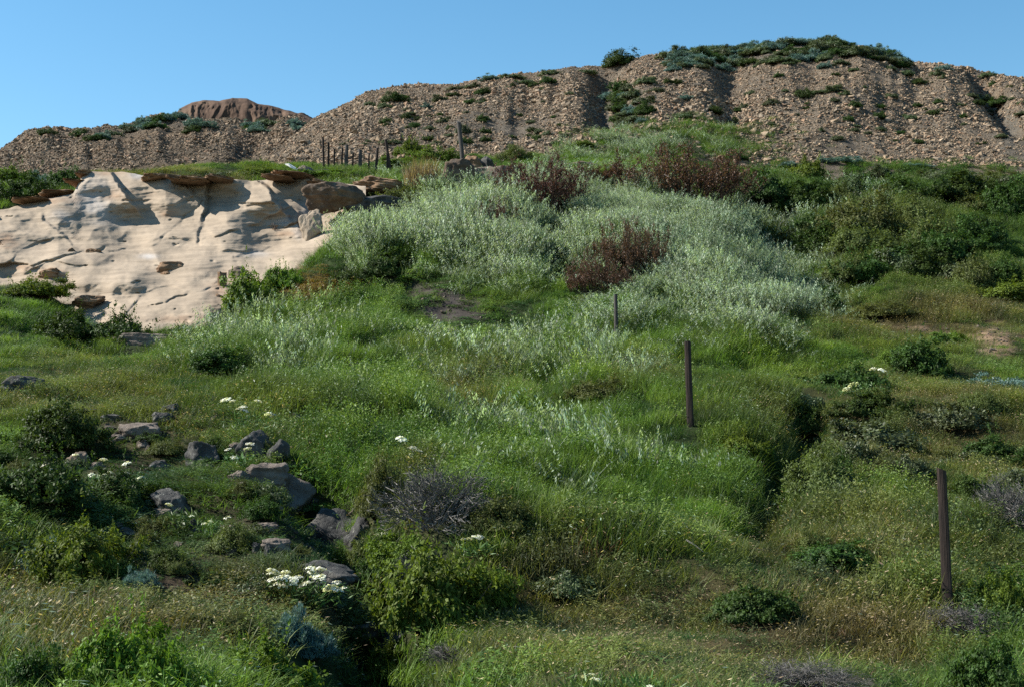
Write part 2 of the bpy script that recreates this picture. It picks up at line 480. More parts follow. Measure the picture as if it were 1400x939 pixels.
# ---- the ground sheet
def build_ground():
    ys = np.concatenate([np.linspace(-60, 3, 40), 3 * (75 / 3.0) ** np.linspace(0.004, 1, 520), np.linspace(77, 140, 30), np.linspace(160, 900, 16)])
    s = np.linspace(-1, 1, 620)
    t = np.sign(s) * np.abs(s) ** 1.6 * 1.15
    Y, T = np.meshgrid(ys, t, indexing='ij')
    X = T * (np.maximum(Y, 0) + 9) * np.where(Y > 140, 1.0 + (Y - 140) / 500, 1)
    Z = z_ground(X, Y)
    # leave room under the rubble hills and the rock face
    px, py = project(X, Y, Z)
    n1 = fbm(X / 1.1, Y / 1.1, 0, 3, 5)[..., None]
    n2 = fbm(X / 0.35, Y / 0.35, 0, 2, 6)[..., None]
    soil = field(px, py, Z_SOIL)[..., None]
    dry = field(px, py, Z_DRY)[..., None]
    green = np.array([0.022, 0.034, 0.010]); brown = np.array([0.060, 0.045, 0.022])
    c = green * (1 - dry) + brown * dry
    c = c * (1 + 0.4 * n1)
    dark = np.array([0.048, 0.033, 0.023]) * (1 + 0.5 * n2)
    orange = np.array([0.20, 0.135, 0.088]) * (1 + 0.5 * n2)
    gray = np.array([0.040, 0.036, 0.034]) * (1 + 0.5 * n2)
    c = c * (1 - soil) + dark * soil
    og = field(px + 26 * n1[..., 0] + 10 * n2[..., 0], py + 14 * n1[..., 0] + 8 * n2[..., 0], [(1352, 468, 34, 26, 1), (1300, 462, 40, 8, .6)])[..., None]
    c = c * (1 - og) + orange * og
    gg = field(px, py, [(605, 420, 76, 42, 1), (1080, 345, 70, 20, .8)])[..., None] * 0.8
    c = c * (1 - gg) + gray * gg
    V = np.stack([X, Y, Z], -1).reshape(-1, 3)
    me = mesh_from('ground', V, grid_faces(len(ys), len(t)), mats=[attr_ground_material('soil', 'soil')], attrs={'soil': np.clip(c, 0.004, 1).reshape(-1, 3)}, smooth=True)
    o = obj('ground', me)
    tag(o, 'grassy uneven hillside rising away from the camera', None, None, 'structure')
    return o
build_ground()

MAT_SCREE = attr_ground_material('scree_earth', 'soil', 2.2, 0.45, 1.0, 0.25)
def build_hill(name, fn, px0, px1, y0, y1, nc, nr, tone, label, marks):
    pxs = np.linspace(px0, px1, nc)
    ys = np.concatenate([np.linspace(y0, y1, nr), np.linspace(y1 + 2, y1 + 60, 30)])
    Y, P = np.meshgrid(ys, pxs, indexing='ij')
    X = (P - CX) / F_PX * Y * 1.0135
    Z = fn(X, Y)
    px, py = project(X, Y, Z)
    n1 = fbm(X / 4, Y / 4, Z / 4, 4, 55)[..., None]
    n2 = fbm(X / 0.6, Y / 0.6, Z / 0.6, 3, 56)[..., None]
    c = np.array(tone) * (1 + 0.30 * n1 + 0.35 * n2) * (1 + np.array([0.10, 0, -0.12]) * n1)
    for blobs, colr in marks:
        w = field(px, py, blobs)[..., None] * (0.75 + 0.25 * n2)
        c = c * (1 - w) + np.array(colr) * w
    V = np.stack([X, Y, Z], -1).reshape(-1, 3)
    o = obj(name, mesh_from(name, V, grid_faces(len(ys), nc), mats=[MAT_SCREE], attrs={'soil': np.clip(c, 0.01, 1).reshape(-1, 3)}, smooth=True))
    return tag(o, label, None, None, 'structure')
build_hill('rubble_hill', z_hill_a, -150, 2300, 56, 96, 760, 260, (0.155, 0.125, 0.092), 'broad rubble covered hill with a shrubby crest', 
           [([(830, 160, 14, 26, .8), (1380, 180, 16, 40, .5), (570, 160, 25, 14, .3)], (0.10, 0.105, 0.095)), ([(930, 200, 120, 26, .9)], (0.03, 0.045, 0.015))])  # grey blobs paint furrow shade into the earth colour; green blob is the tongue
build_hill('rubble_hill', z_hill_b, -800, 760, 64, 108, 620, 200, (0.132, 0.10, 0.068), 'lower rubble hill behind the pale sandstone face', [])

# ------------------------------------------------------------------ instanced stuff (grass, stones)
def proto_collection(name, meshes):
    c = bpy.data.collections.new(name)
    for k, me in enumerate(meshes):
        c.objects.link(bpy.data.objects.new('%s_%02d' % (name, k), me))
    return c

def instancer(name, pts, rot, scl, idx, tint, coll):
    me = bpy.data.meshes.new(name)
    n = len(pts)
    me.vertices.add(n)
    me.vertices.foreach_set('co', np.asarray(pts, np.float32).ravel())
    a = me.attributes.new('rot', 'FLOAT_VECTOR', 'POINT'); a.data.foreach_set('vector', np.asarray(rot, np.float32).ravel())
    a = me.attributes.new('scl', 'FLOAT_VECTOR', 'POINT'); a.data.foreach_set('vector', np.asarray(scl, np.float32).ravel())
    a = me.attributes.new('idx', 'INT', 'POINT'); a.data.foreach_set('value', np.asarray(idx, np.int32))
    a = me.attributes.new('tint', 'FLOAT_COLOR', 'POINT')
    t4 = np.ones((n, 4), np.float32); t4[:, :3] = tint
    a.data.foreach_set('color', t4.ravel())
    o = obj(name, me)
    ng = bpy.data.node_groups.new(name, 'GeometryNodeTree')
    ng.interface.new_socket('Geometry', in_out='INPUT', socket_type='NodeSocketGeometry')
    ng.interface.new_socket('Geometry', in_out='OUTPUT', socket_type='NodeSocketGeometry')
    N, L = ng.nodes, ng.links
    gi, go = N.new('NodeGroupInput'), N.new('NodeGroupOutput')
    ip = N.new('GeometryNodeInstanceOnPoints')
    ci = N.new('GeometryNodeCollectionInfo')
    ci.inputs['Collection'].default_value = coll
    ci.inputs['Separate Children'].default_value = True
    ci.inputs['Reset Children'].default_value = True
    def na(nm, dt):
        x = N.new('GeometryNodeInputNamedAttribute'); x.data_type = dt; x.inputs['Name'].default_value = nm
        return [s for s in x.outputs if s.enabled and s.name == 'Attribute'][0]
    e = N.new('FunctionNodeEulerToRotation')
    L.new(na('rot', 'FLOAT_VECTOR'), e.inputs[0])
    L.new(gi.outputs[0], ip.inputs['Points'])
    L.new(ci.outputs[0], ip.inputs['Instance'])
    ip.inputs['Pick Instance'].default_value = True
    L.new(na('idx', 'INT'), ip.inputs['Instance Index'])
    L.new(e.outputs[0], ip.inputs['Rotation'])
    L.new(na('scl', 'FLOAT_VECTOR'), ip.inputs['Scale'])
    L.new(ip.outputs[0], go.inputs[0])
    md = o.modifiers.new('scatter', 'NODES')
    md.node_group = ng
    return o

# ---- blades
def blades(n, rad, h, hv, w, lean, rng, segs=3, droop=0.0, rad_pow=0.5):
    """n tapered bent strips; returns verts, quads, tris, per-vertex brightness."""
    r = rad * rng.random(n) ** rad_pow
    a = rng.random(n) * 2 * PI
    bx, by = r * np.cos(a), r * np.sin(a)
    az = rng.random(n) * 2 * PI
    ln = lean * (0.3 + 0.9 * rng.random(n))
    hh = h * (1 - hv + 2 * hv * rng.random(n))
    ww = w * (0.7 + 0.6 * rng.random(n))
    ox, oy = np.cos(az), np.sin(az)
    sa = az + PI / 2 + rng.normal(0, 0.5, n)
    sx, sy = np.cos(sa), np.sin(sa)
    V = []
    for k in range(segs + 1):
        t = k / segs
        cxx = bx + ox * ln * hh * t ** 1.8; cyy = by + oy * ln * hh * t ** 1.8
        cz = hh * (t - 0.30 * ln * t * t - droop * t ** 3) - 0.03
        wd = ww * (1 - t) ** 0.6 if k < segs else None
        if wd is not None:
            V.append(np.stack([cxx - sx * wd / 2, cyy - sy * wd / 2, cz], 1))
            V.append(np.stack([cxx + sx * wd / 2, cyy + sy * wd / 2, cz], 1))
        else:
            V.append(np.stack([cxx, cyy, cz], 1))
    m = 2 * segs + 1
    verts = np.stack(V, 1).reshape(-1, 3)
    off = np.arange(n)[:, None] * m
    q = np.concatenate([off + np.array([[2 * k, 2 * k + 1, 2 * k + 3, 2 * k + 2]]) for k in range(segs - 1)]) if segs > 1 else np.zeros((0, 4), int)
    t = off + np.array([[2 * segs - 2, 2 * segs - 1, 2 * segs]])
    bv = np.repeat(rng.random(n), m)
    tips = np.stack([V[-1][:, 0], V[-1][:, 1], V[-1][:, 2]], 1)
    return verts, q, t, bv, tips, np.stack([ox, oy], 1)

def diamonds(P, D, length, width, rng, bvv=None):
    """small pointed husks at P along D."""
    n = len(P)
    D = D / (np.linalg.norm(D, axis=1, keepdims=True) + 1e-9)
    R = rng.normal(size=(n, 3)); S = np.cross(D, R); S /= np.linalg.norm(S, axis=1, keepdims=True) + 1e-9
    l = length * (0.7 + 0.6 * rng.random((n, 1))); w = width * (0.7 + 0.6 * rng.random((n, 1)))
    V = np.stack([P, P + D * l * 0.45 + S * w / 2, P + D * l, P + D * l * 0.45 - S * w / 2], 1).reshape(-1, 3)
    q = np.arange(n)[:, None] * 4 + np.array([[0, 1, 2, 3]])
    return V, q, np.repeat(rng.random(n) if bvv is None else bvv, 4)

class Soup:
    def __init__(s):
        s.v, s.q, s.t, s.b, s.qm, s.tm, s.n = [], [], [], [], [], [], 0
    def add(s, v, q=None, t=None, b=None, mi=0):
        if q is not None and len(q):
            s.q.append(np.asarray(q) + s.n); s.qm.append(np.full(len(q), mi))
        if t is not None and len(t):
            s.t.append(np.asarray(t) + s.n); s.tm.append(np.full(len(t), mi))
        s.v.append(v); s.b.append(b if b is not None else np.full(len(v), 0.5)); s.n += len(v)
    def mesh(s, name, mats, smooth=False):
        q = np.concatenate(s.q) if s.q else None
        t = np.concatenate(s.t) if s.t else None
        mi = np.concatenate(s.qm + s.tm)
        return mesh_from(name, np.concatenate(s.v), q, t, mats, mi, {'bv': np.concatenate(s.b)}, smooth)

M_BLADE = leaf_material('grass_blade', 'tint', trans=0.40, var=0.55, rough=0.55, spec=0.2)
M_HUSK = leaf_material('oat_husk', color=(0.215, 0.275, 0.185), trans=0.45, var=0.6, spec=0.4)  # pale tone paints the silvery sheen of the oats into the colour
M_TAN = leaf_material('dry_husk', color=(0.40, 0.31, 0.18), trans=0.4, var=0.45)
M_LEAFY = leaf_material('ground_leaf', 'tint', trans=0.30, var=0.5, rough=0.55, spec=0.2)

def tuft_green(rng):
    s = Soup()
    v, q, t, b, tips, d = blades(84, 0.25, 0.36, 0.5, 0.0075, 0.5, rng)
    s.add(v, q, t, b, 0)
    k = rng.choice(84, 2, replace=False)
    D = np.concatenate([d[k] * 0.7, np.full((2, 1), -0.3)], 1)
    v, q, b = diamonds(tips[k], D, 0.05, 0.010, rng); s.add(v, q, None, b, 1)
    return s.mesh('grass_tuft', [M_BLADE, M_HUSK])

def tuft_oat(rng):
    s = Soup()
    v, q, t, b, tips, d = blades(34, 0.24, 0.50, 0.4, 0.011, 0.6, rng)
    s.add(v, q, t, b, 0)
    ns, per = 15, 13
    v, q, t, b, tips, d = blades(ns, 0.22, 0.78, 0.26, 0.006, 0.62, rng, segs=4, droop=0.12)
    s.add(v, q, t, b, 1)
    P, D, B = [], [], []
    for j in range(ns):
        br = rng.random()
        for i in range(per):
            f = i / (per - 1.0)
            back = np.array([-d[j, 0] * 0.15, -d[j, 1] * 0.15, -0.20]) * f
            P.append(tips[j] + back + rng.normal(0, 0.012, 3)); D.append([d[j, 0] * 0.45 + rng.normal(0, .16), d[j, 1] * 0.45 + rng.normal(0, .16), -0.9])
            B.append(np.clip(br + rng.normal(0, .12), 0, 1))
    v, q, b = diamonds(np.array(P), np.array(D), 0.055, 0.0165, rng, np.array(B)); s.add(v, q, None, b, 1)
    return s.mesh('oat_tuft', [M_BLADE, M_HUSK])

def tuft_dry(rng):
    s = Soup()
    v, q, t, b, tips, d = blades(84, 0.26, 0.26, 0.5, 0.0062, 0.5, rng)
    s.add(v, q, t, b, 0)
    k = rng.choice(84, 13, replace=False)
    D = np.concatenate([d[k] * 0.5, np.full((13, 1), 0.4)], 1)
    v, q, b = diamonds(tips[k] - np.array([0, 0, 0.01]), D, 0.042, 0.011, rng); s.add(v, q, None, b, 1)
    return s.mesh('dry_tuft', [M_BLADE, M_TAN])

def leaf_quads(P, Nn, size, rng, aspect=0.55):
    """pointed oval leaves at P lying across the normals Nn."""
    n = len(P)
    Nn = Nn / (np.linalg.norm(Nn, axis=1, keepdims=True) + 1e-9)
    R = rng.normal(size=(n, 3)); T = R - Nn * (R * Nn).sum(1, keepdims=True); T /= np.linalg.norm(T, axis=1, keepdims=True) + 1e-9
    S = np.cross(Nn, T)
    l = size * (0.6 + 0.8 * rng.random((n, 1))); w = l * aspect
    V = np.stack([P - T * l / 2, P - T * l * .05 + S * w / 2 - Nn * l * .06, P + T * l / 2 - Nn * l * .12, P - T * l * .05 - S * w / 2 - Nn * l * .06], 1).reshape(-1, 3)
    return V, np.arange(n)[:, None] * 4 + np.array([[0, 1, 2, 3]])

def tuft_leafy(rng):
    s = Soup()
    n = 170
    a, r = rng.random(n) * 2 * PI, 0.28 * np.sqrt(rng.random(n))
    P = np.stack([r * np.cos(a), r * np.sin(a), 0.20 * (1 - (r / 0.32) ** 2) * rng.random(n) ** 0.5 + 0.01], 1)
    Nn = np.stack([np.cos(a) * .5, np.sin(a) * .5, np.ones(n)], 1) + rng.normal(0, .45, (n, 3))
    v, q = leaf_quads(P, Nn, 0.048, rng, 0.7)
    s.add(v, q, None, np.repeat(rng.random(n), 4), 0)
    v, q, t, b, _, _ = blades(10, 0.2, 0.3, .4, .009, .5, rng); s.add(v, q, t, b, 0)
    return s.mesh('leafy_tuft', [M_LEAFY])

def tuft_weed(rng):
    s = Soup()
    n = 13
    r, a = 0.20 * np.sqrt(rng.random(n)), rng.random(n) * 2 * PI
    A = np.stack([r * np.cos(a), r * np.sin(a), np.full(n, -.03)], 1)
    B = A + np.stack([rng.normal(0, .09, n), rng.normal(0, .09, n), rng.uniform(.22, .48, n)], 1)
    k = rng.integers(0, n, 520); f = rng.random((520, 1)) ** .75
    P = A[k] * (1 - f) + B[k] * f + rng.normal(0, .022, (520, 3))
    Nn = rng.normal(0, .6, (520, 3)) + np.array([0, 0, .7])
    v, q = leaf_quads(P, Nn, 0.030, rng, 0.40)
    s.add(v, q, None, np.repeat(np.clip(.25 + .5 * f[:, 0] + rng.normal(0, .2, 520), 0, 1), 4), 0)
    v, q, t, b, _, _ = blades(16, 0.2, 0.3, .4, .006, .5, rng); s.add(v, q, t, b, 0)
    return s.mesh('weed_tuft', [M_LEAFY])

rg = np.random.default_rng(3)
C_WEED = proto_collection('weed_tuft_kinds', [tuft_weed(rg) for _ in range(6)])
C_GREEN = proto_collection('green_tuft_kinds', [tuft_green(rg) for _ in range(6)])
C_OAT = proto_collection('oat_tuft_kinds', [tuft_oat(rg) for _ in range(6)])
C_DRY = proto_collection('dry_tuft_kinds', [tuft_dry(rg) for _ in range(6)])
C_LEAF = proto_collection('leafy_tuft_kinds', [tuft_leafy(rg) for _ in range(5)])

KEEP_OUT = []          # (x, y, r): rocks and shrubs the grass leaves free; filled before the grass is sown

# ================================================================== THE SANDSTONE FACE
TOP_S = [(-220, 305), (0, 288), (60, 273), (100, 265), (112, 242), (125, 235), (165, 235), (210, 243), (270, 246), (345, 248), (400, 242), (430, 247), (500, 255)]
def sand_depth(px, py):
    px0, py0 = px, py
    wx, wy = fbm(px / 15.0, py / 11.0, 0, 3, 301), fbm(px / 15.0, py / 11.0, 3.0, 3, 302)
    D = np.interp(py, [230, 245, 270, 300, 330, 350, 380, 420, 450, 490], [45.8, 45.0, 44.35, 43.2, 41.9, 40.7, 39.1, 37.0, 35.6, 33.8])
    px, py = px + 6 * wx, py + 4.5 * wy
    lm = sstep(-0.35, 0.3, fbm(px0 / 34.0, py0 / 20.0, 7.0, 2, 303))
    def scarp(line, amp, wl, edge=3.0):
        xr = np.interp(py, [p[1] for p in line], [p[0] for p in line])
        y0, y1 = line[0][1], line[-1][1]
        fade = sstep(y0 - 10, y0, py) * (1 - sstep(y0 + (y1 - y0) * 0.5, y1 + 8, py))
        d = xr - px
        return 0.60 * amp * fade * np.exp(-np.maximum(d, 0) / wl) * sstep(-edge, edge, d)
    D = D - scarp([(150, 235), (160, 250), (176, 268), (196, 300)], 1.3, 42)
    D = D - scarp([(286, 248), (283, 280), (279, 305), (273, 334)], 0.75, 30)
    D = D - scarp([(352, 246), (366, 258), (386, 284), (400, 306)], 1.35, 60)
    D = D - scarp([(240, 250), (262, 262), (276, 280)], 0.35, 40)
    D = D - scarp([(60, 300), (95, 330), (110, 350)], 0.35, 80)
    D = D + 0.8 * np.exp(-((px - 440) / 26.0) ** 2 - ((py - 300) / 26.0) ** 2)
    def crack(line, w, dep, ledge=0.0):
        d, _ = seg_dist(px, py, line)
        r = 0.38 * dep * (0.35 + 0.65 * lm) * np.exp(-(d / w) ** 2)
        if ledge:
            yl = np.interp(px, [p[0] for p in line], [p[1] for p in line])
            inx = sstep(line[0][0] - 6, line[0][0] + 12, px) * (1 - sstep(line[-1][0] - 12, line[-1][0] + 6, px))
            a = yl - py
            r = r - 0.55 * ledge * lm * inx * np.exp(-np.maximum(a, 0) / 16.0) * sstep(-1.5, 1.5, a)
        return r
    D = D + crack([(286, 246), (282, 288), (278, 307), (273, 333)], 2.2, 0.8)
    D = D + crack([(274, 276), (262, 290), (245, 307), (220, 327)], 1.8, 0.4)
    D = D + crack([(220, 326), (268, 333), (307, 319), (341, 311), (395, 309), (408, 306)], 1.8, 0.35, 0.28)
    D = D + crack([(150, 346), (185, 338), (220, 327)], 1.6, 0.28, 0.15)
    D = D + crack([(205, 418), (236, 410), (270, 400), (300, 392)], 1.8, 0.35, 0.25)
    D = D + crack([(-60, 366), (0, 364), (57, 361), (96, 349), (140, 340)], 2.0, 0.4, 0.3)
    D = D + crack([(320, 352), (350, 345), (385, 335)], 1.5, 0.25, 0.12)
    D = D + crack([(236, 240), (242, 258), (262, 272)], 1.6, 0.3)
    D = D + crack([(330, 283), (372, 276), (392, 280)], 1.6, 0.2, 0.12)
    D = D + crack([(170, 274), (215, 276)], 2.2, 0.3, 0.2)
    return D

def bedded(m):
    """adds the fine bedding lines of sandstone as relief and slight tone"""
    N, L = m.node_tree.nodes, m.node_tree.links
    p = next(n for n in N if n.type == 'BSDF_PRINCIPLED')
    tc = N.new('ShaderNodeTexCoord'); mp = N.new('ShaderNodeMapping')
    mp.inputs['Rotation'].default_value = (0.12, 0.06, 0); mp.inputs['Scale'].default_value = (0.35, 0.35, 7.0)
    n = N.new('ShaderNodeTexNoise'); n.inputs['Scale'].default_value = 1.3; n.inputs['Detail'].default_value = 7; n.inputs['Roughness'].default_value = 0.6
    L.new(tc.outputs['Object'], mp.inputs['Vector']); L.new(mp.outputs[0], n.inputs['Vector'])
    b = N.new('ShaderNodeBump'); b.inputs['Strength'].default_value = 0.35; b.inputs['Distance'].default_value = 0.08
    L.new(n.outputs['Fac'], b.inputs['Height'])
    L.new(p.inputs['Normal'].links[0].from_socket, b.inputs['Normal']); L.new(b.outputs[0], p.inputs['Normal'])
    mr = N.new('ShaderNodeMapRange'); mr.inputs['From Min'].default_value = .3; mr.inputs['From Max'].default_value = .7
    mr.inputs['To Min'].default_value = .84; mr.inputs['To Max'].default_value = 1.14
    v = N.new('ShaderNodeVectorMath'); v.operation = 'SCALE'
    L.new(n.outputs['Fac'], mr.inputs['Value'])
    L.new(p.inputs['Base Color'].links[0].from_socket, v.inputs[0]); L.new(mr.outputs[0], v.inputs['Scale']); L.new(v.outputs[0], p.inputs['Base Color'])
    return m

def build_sandstone():
    pxs = np.linspace(-220, 500, 520)
    rows = 250
    v = np.linspace(0, 1, rows)
    P = np.broadcast_to(pxs, (rows, len(pxs)))
    top = interp(pxs, TOP_S) + 2.2 * fbm(pxs / 14.0, 0.5, 0, 3, 90)
    R = top[None, :] + (486 - top[None, :]) * v[:, None]
    D = sand_depth(P, R)
    b = fbm(P / 46.0, R / 30.0, 0, 4, 91)
    bed = fbm(P / 90.0, (R + P * 0.10) / 3.2, 0, 3, 92)
    pit = np.maximum(fbm(P / 17.0, R / 5.5, 0, 3, 93) - 0.56, 0)
    D = D - 0.30 * b - 1.5 * fbm(P / 95.0, R / 55.0, 0, 2, 99) - 0.45 * (0.5 - np.abs(fbm(P / 48.0, R / 34.0, 2, 2, 106))) - 0.045 * bed + 0.7 * pit - 0.03 * fbm(P / 9.0, R / 5.0, 0, 3, 94)
    # sheets of rock that peel one over the other, each with a small undercut lip
    f = (R * 0.95 + P * 0.22) / 37.0 + 0.9 * fbm(P / 70.0, R / 50.0, 0, 3, 104)
    fr = f - np.floor(f)
    sheet = fr ** 1.5 * (1 - sstep(0.93, 1.0, fr))
    D = D - 0.13 * np.clip(fbm(P / 55.0, R / 30.0, 3, 2, 105) * 1.8 + 0.15, 0, 1) * sheet * sstep(0.02, 0.12, v[:, None])
    # rounded brow at the very top, then the roof runs back
    brow = np.exp(-v[:, None] * 26)
    D = D + 0.25 * brow
    u, w = (P - CX) / F_PX, (CY - R) / F_PX
    dy = CP - w * SP
    V = np.stack([u / dy * D, D, (SP + w * CP) / dy * D], -1)
    roof = []
    for k, (back, dz) in enumerate([(6.0, -1.6), (3.0, -0.45), (1.2, -0.05), (0.4, 0.04)]):
        r = V[0].copy(); r[:, 1] += back; r[:, 0] *= (r[:, 1] / V[0][:, 1]); r[:, 2] += dz
        roof.append(r)
    V = np.concatenate([np.stack(roof), V], 0)
    Pf = np.concatenate([np.repeat(P[:1], 4, 0), P]); Rf = np.concatenate([np.repeat(R[:1], 4, 0), R])
    c = np.array([0.285, 0.228, 0.168]) * np.ones(Pf.shape + (3,))
    n = fbm(Pf / 60.0, Rf / 26.0, 0, 4, 95)[..., None]
    st = fbm(Pf / 70.0, (Rf + Pf * 0.1) / 4.0, 0, 3, 96)[..., None]
    c = c * (1 + 0.16 * n + 0.13 * st)
    white = field(Pf, Rf, [(126, 272, 26, 26, .9), (85, 298, 18, 10, .7), (203, 351, 14, 4, .8), (345, 348, 20, 5, .8), (384, 301, 22, 7, .9), (188, 240, 12, 5, .9), (420, 305, 14, 22, .7), (150, 300, 30, 12, .5), (408, 318, 8, 10, .9)])[..., None]
    white = white * (0.6 + 0.6 * fbm(Pf / 16.0, Rf / 9.0, 0, 3, 97)[..., None]).clip(0, 1)
    c = c * (1 - white) + np.array([0.37, 0.35, 0.33]) * white
    rust = field(Pf, Rf, [(10, 330, 16, 10, .8), (60, 375, 26, 10, .6), (20, 368, 30, 8, .6), (170, 268, 36, 7, .6), (230, 292, 12, 5, .7), (305, 400, 18, 30, .5), (75, 275, 40, 8, .5), (140, 236, 30, 5, .7), (390, 320, 20, 5, .5), (250, 437, 50, 6, .5), (330, 380, 14, 12, .5), (402, 300, 10, 12, .4)])[..., None]
    rust = rust * (0.5 + 0.8 * fbm(Pf / 12.0, Rf / 5.0, 0, 3, 98)[..., None]).clip(0, 1)
    c = c * (1 - rust) + np.array([0.24, 0.13, 0.07]) * rust
    root = empty('sandstone_outcrop', at(210, 440, 37.0))
    me = mesh_from('rock_face', V.reshape(-1, 3) - np.array(root.location), grid_faces(V.shape[0], V.shape[1])[:, ::-1], mats=[bedded(attr_ground_material('sandstone', 'soil', 2.5, 0.14, 0.4, 0.025))], attrs={'soil': c.clip(0, 1).reshape(-1, 3)}, smooth=True)
    obj('rock_face', me, root)
    tag(root, 'pale tan sandstone outcrop with cracks and a thin brown caprock', 'rock outcrop')
    return root
SANDSTONE = build_sandstone()

# ================================================================== ROCKS
import bmesh
_ICO = {}
def ico(sub):
    if sub not in _ICO:
        bm = bmesh.new()
        bmesh.ops.create_icosphere(bm, subdivisions=sub, radius=1.0)
        bm.verts.ensure_lookup_table()
        _ICO[sub] = (np.array([v.co[:] for v in bm.verts]), np.array([[v.index for v in f.verts] for f in bm.faces]))
        bm.free()
    return _ICO[sub]

def rock_points(seed, sub=5, facets=14, soft=0.08, rough=0.20, strata=0.05, block=0.0):
    rng = np.random.default_rng(seed)
    d, f = ico(sub)
    nn = rng.normal(size=(facets, 3)); nn /= np.linalg.norm(nn, axis=1, keepdims=True)
    dd = 0.62 + 0.38 * rng.random(facets)
    if block:
        ax = np.array([[1, 0, 0], [-1, 0, 0], [0, 1, 0], [0, -1, 0], [0, 0, 1], [0, 0, -1]], float) + rng.normal(0, 0.16, (6, 3))
        ax /= np.linalg.norm(ax, axis=1, keepdims=True)
        nn, dd = np.concatenate([nn, ax]), np.concatenate([dd, np.full(6, 1 - 0.35 * block)])
    dot = d @ nn.T
    q = np.where(dot > 0.05, dd[None, :] / np.maximum(dot, 0.05), 9.0)
    r = np.minimum(q.min(1), 1.25) * (1 - soft * 0.5) + 0.85 * soft * 0.5
    p = d * r[:, None]
    o = rng.random(3) * 50
    n = fbm(p[:, 0] * 1.7 + o[0], p[:, 1] * 1.7 + o[1], p[:, 2] * 1.7 + o[2], 5, seed % 97, 0.55)
    p = p * (1 + rough * 1.6 * n)[:, None]
    if strata:
        t = p[:, 2] + 0.12 * p[:, 0] + 0.06 * n
        lay = fbm(0.2 * p[:, 0] + o[0], 0.2 * p[:, 1], t * 6.0 + o[2], 2, seed % 31)
        p[:, :2] *= (1 + strata * np.sign(lay) * np.abs(lay) ** 0.5)[:, None]
    return p, f

M_DARK = rock_material('dark_lichen_rock', [(0.3, (0.021, 0.022, 0.023)), (0.5, (0.056, 0.055, 0.052)), (0.7, (0.125, 0.115, 0.10))], 3.2, 0.9, (0.26, 0.26, 0.22), spot_amt=0.7, strata=1.2)
M_PALE = rock_material('pale_rock', [(0.3, (0.06, 0.049, 0.041)), (0.5, (0.145, 0.118, 0.096)), (0.7, (0.23, 0.195, 0.16))], 2.8, 0.9, (0.06, 0.055, 0.05), strata=1.5)
M_BROWN = rock_material('brown_caprock', [(0.3, (0.07, 0.045, 0.03)), (0.5, (0.17, 0.105, 0.06)), (0.7, (0.29, 0.19, 0.11))], 1.6, 0.8, (0.30, 0.28, 0.25), spot_amt=0.4, strata=1.0)
M_DARKBROWN = rock_material('dark_brown_rock', [(0.3, (0.045, 0.034, 0.027)), (0.5, (0.105, 0.075, 0.052)), (0.7, (0.19, 0.135, 0.09))], 1.6, 0.8, (0.25, 0.24, 0.22), spot_amt=0.4, strata=1.0)
M_SANDROCK = rock_material('pale_sandstone', [(0.3, (0.22, 0.17, 0.12)), (0.6, (0.30, 0.245, 0.185))], 2.0, 0.5)
M_TANROCK = rock_material('tan_block', [(0.3, (0.08, 0.06, 0.044)), (0.5, (0.14, 0.107, 0.079)), (0.7, (0.20, 0.16, 0.12))], 1.0, 0.6, (0.09, 0.085, 0.08), strata=0.6)
M_CLAY = rock_material('clay', [(0.3, (0.042, 0.025, 0.016)), (0.5, (0.080, 0.048, 0.031)), (0.7, (0.13, 0.083, 0.054))], 0.7, 0.8)
M_STONE = rock_material('scree_stone', [(0.3, (0.6, 0.6, 0.6)), (0.7, (1.2, 1.15, 1.1))], 2.0, 0.4, tint=True)

def rock(name, px, pyb, wpx, hpx, mat, label, seed, cat='rock', surf=None, depth=0.85, parent=None, back=0.35, sink=0.30, rz=0.0, tilt=(0, 0), group=None, Y=None, **kw):
    P = at(px, pyb, Y) if Y else hit(px, pyb, surf)
    k = P[1] / F_PX
    w, h = wpx * k, hpx * k * (0.90 if P[1] < 25 else 1.06)
    pts, f = rock_points(seed, **kw)
    lo, hi = pts.min(0), pts.max(0)
    pts = (pts - (lo + hi) / 2) / (hi - lo)
    pts = pts * np.array([w, w * depth, h / (1 - sink)])
    ct, st_ = math.cos(tilt[0]), math.sin(tilt[0])
    pts = np.stack([pts[:, 0] * ct + pts[:, 2] * st_, pts[:, 1], -pts[:, 0] * st_ + pts[:, 2] * ct], 1)
    ct, st_ = math.cos(tilt[1]), math.sin(tilt[1])
    pts = np.stack([pts[:, 0], pts[:, 1] * ct - pts[:, 2] * st_, pts[:, 1] * st_ + pts[:, 2] * ct], 1)
    pts[:, 2] += h / (1 - sink) * (0.5 - sink)
    me = mesh_from(name, pts, None, f, [mat], smooth=True)
    o = obj(name, me, parent)
    loc = P + np.array([0, w * depth * back, 0])
    o.location = loc
    if parent is not None:
        o.location = Vector(loc) - parent.location
    else:
        tag(o, label, cat, group)
        KEEP_OUT.append((loc[0], loc[1], 0.42 * w)); KEEP_OUT.append((loc[0], loc[1] - 0.40 * w, 0.30 * w))
    return o

def sand_hit(px, py):
    return float(sand_depth(np.array([float(px)]), np.array([float(py)]))[0])

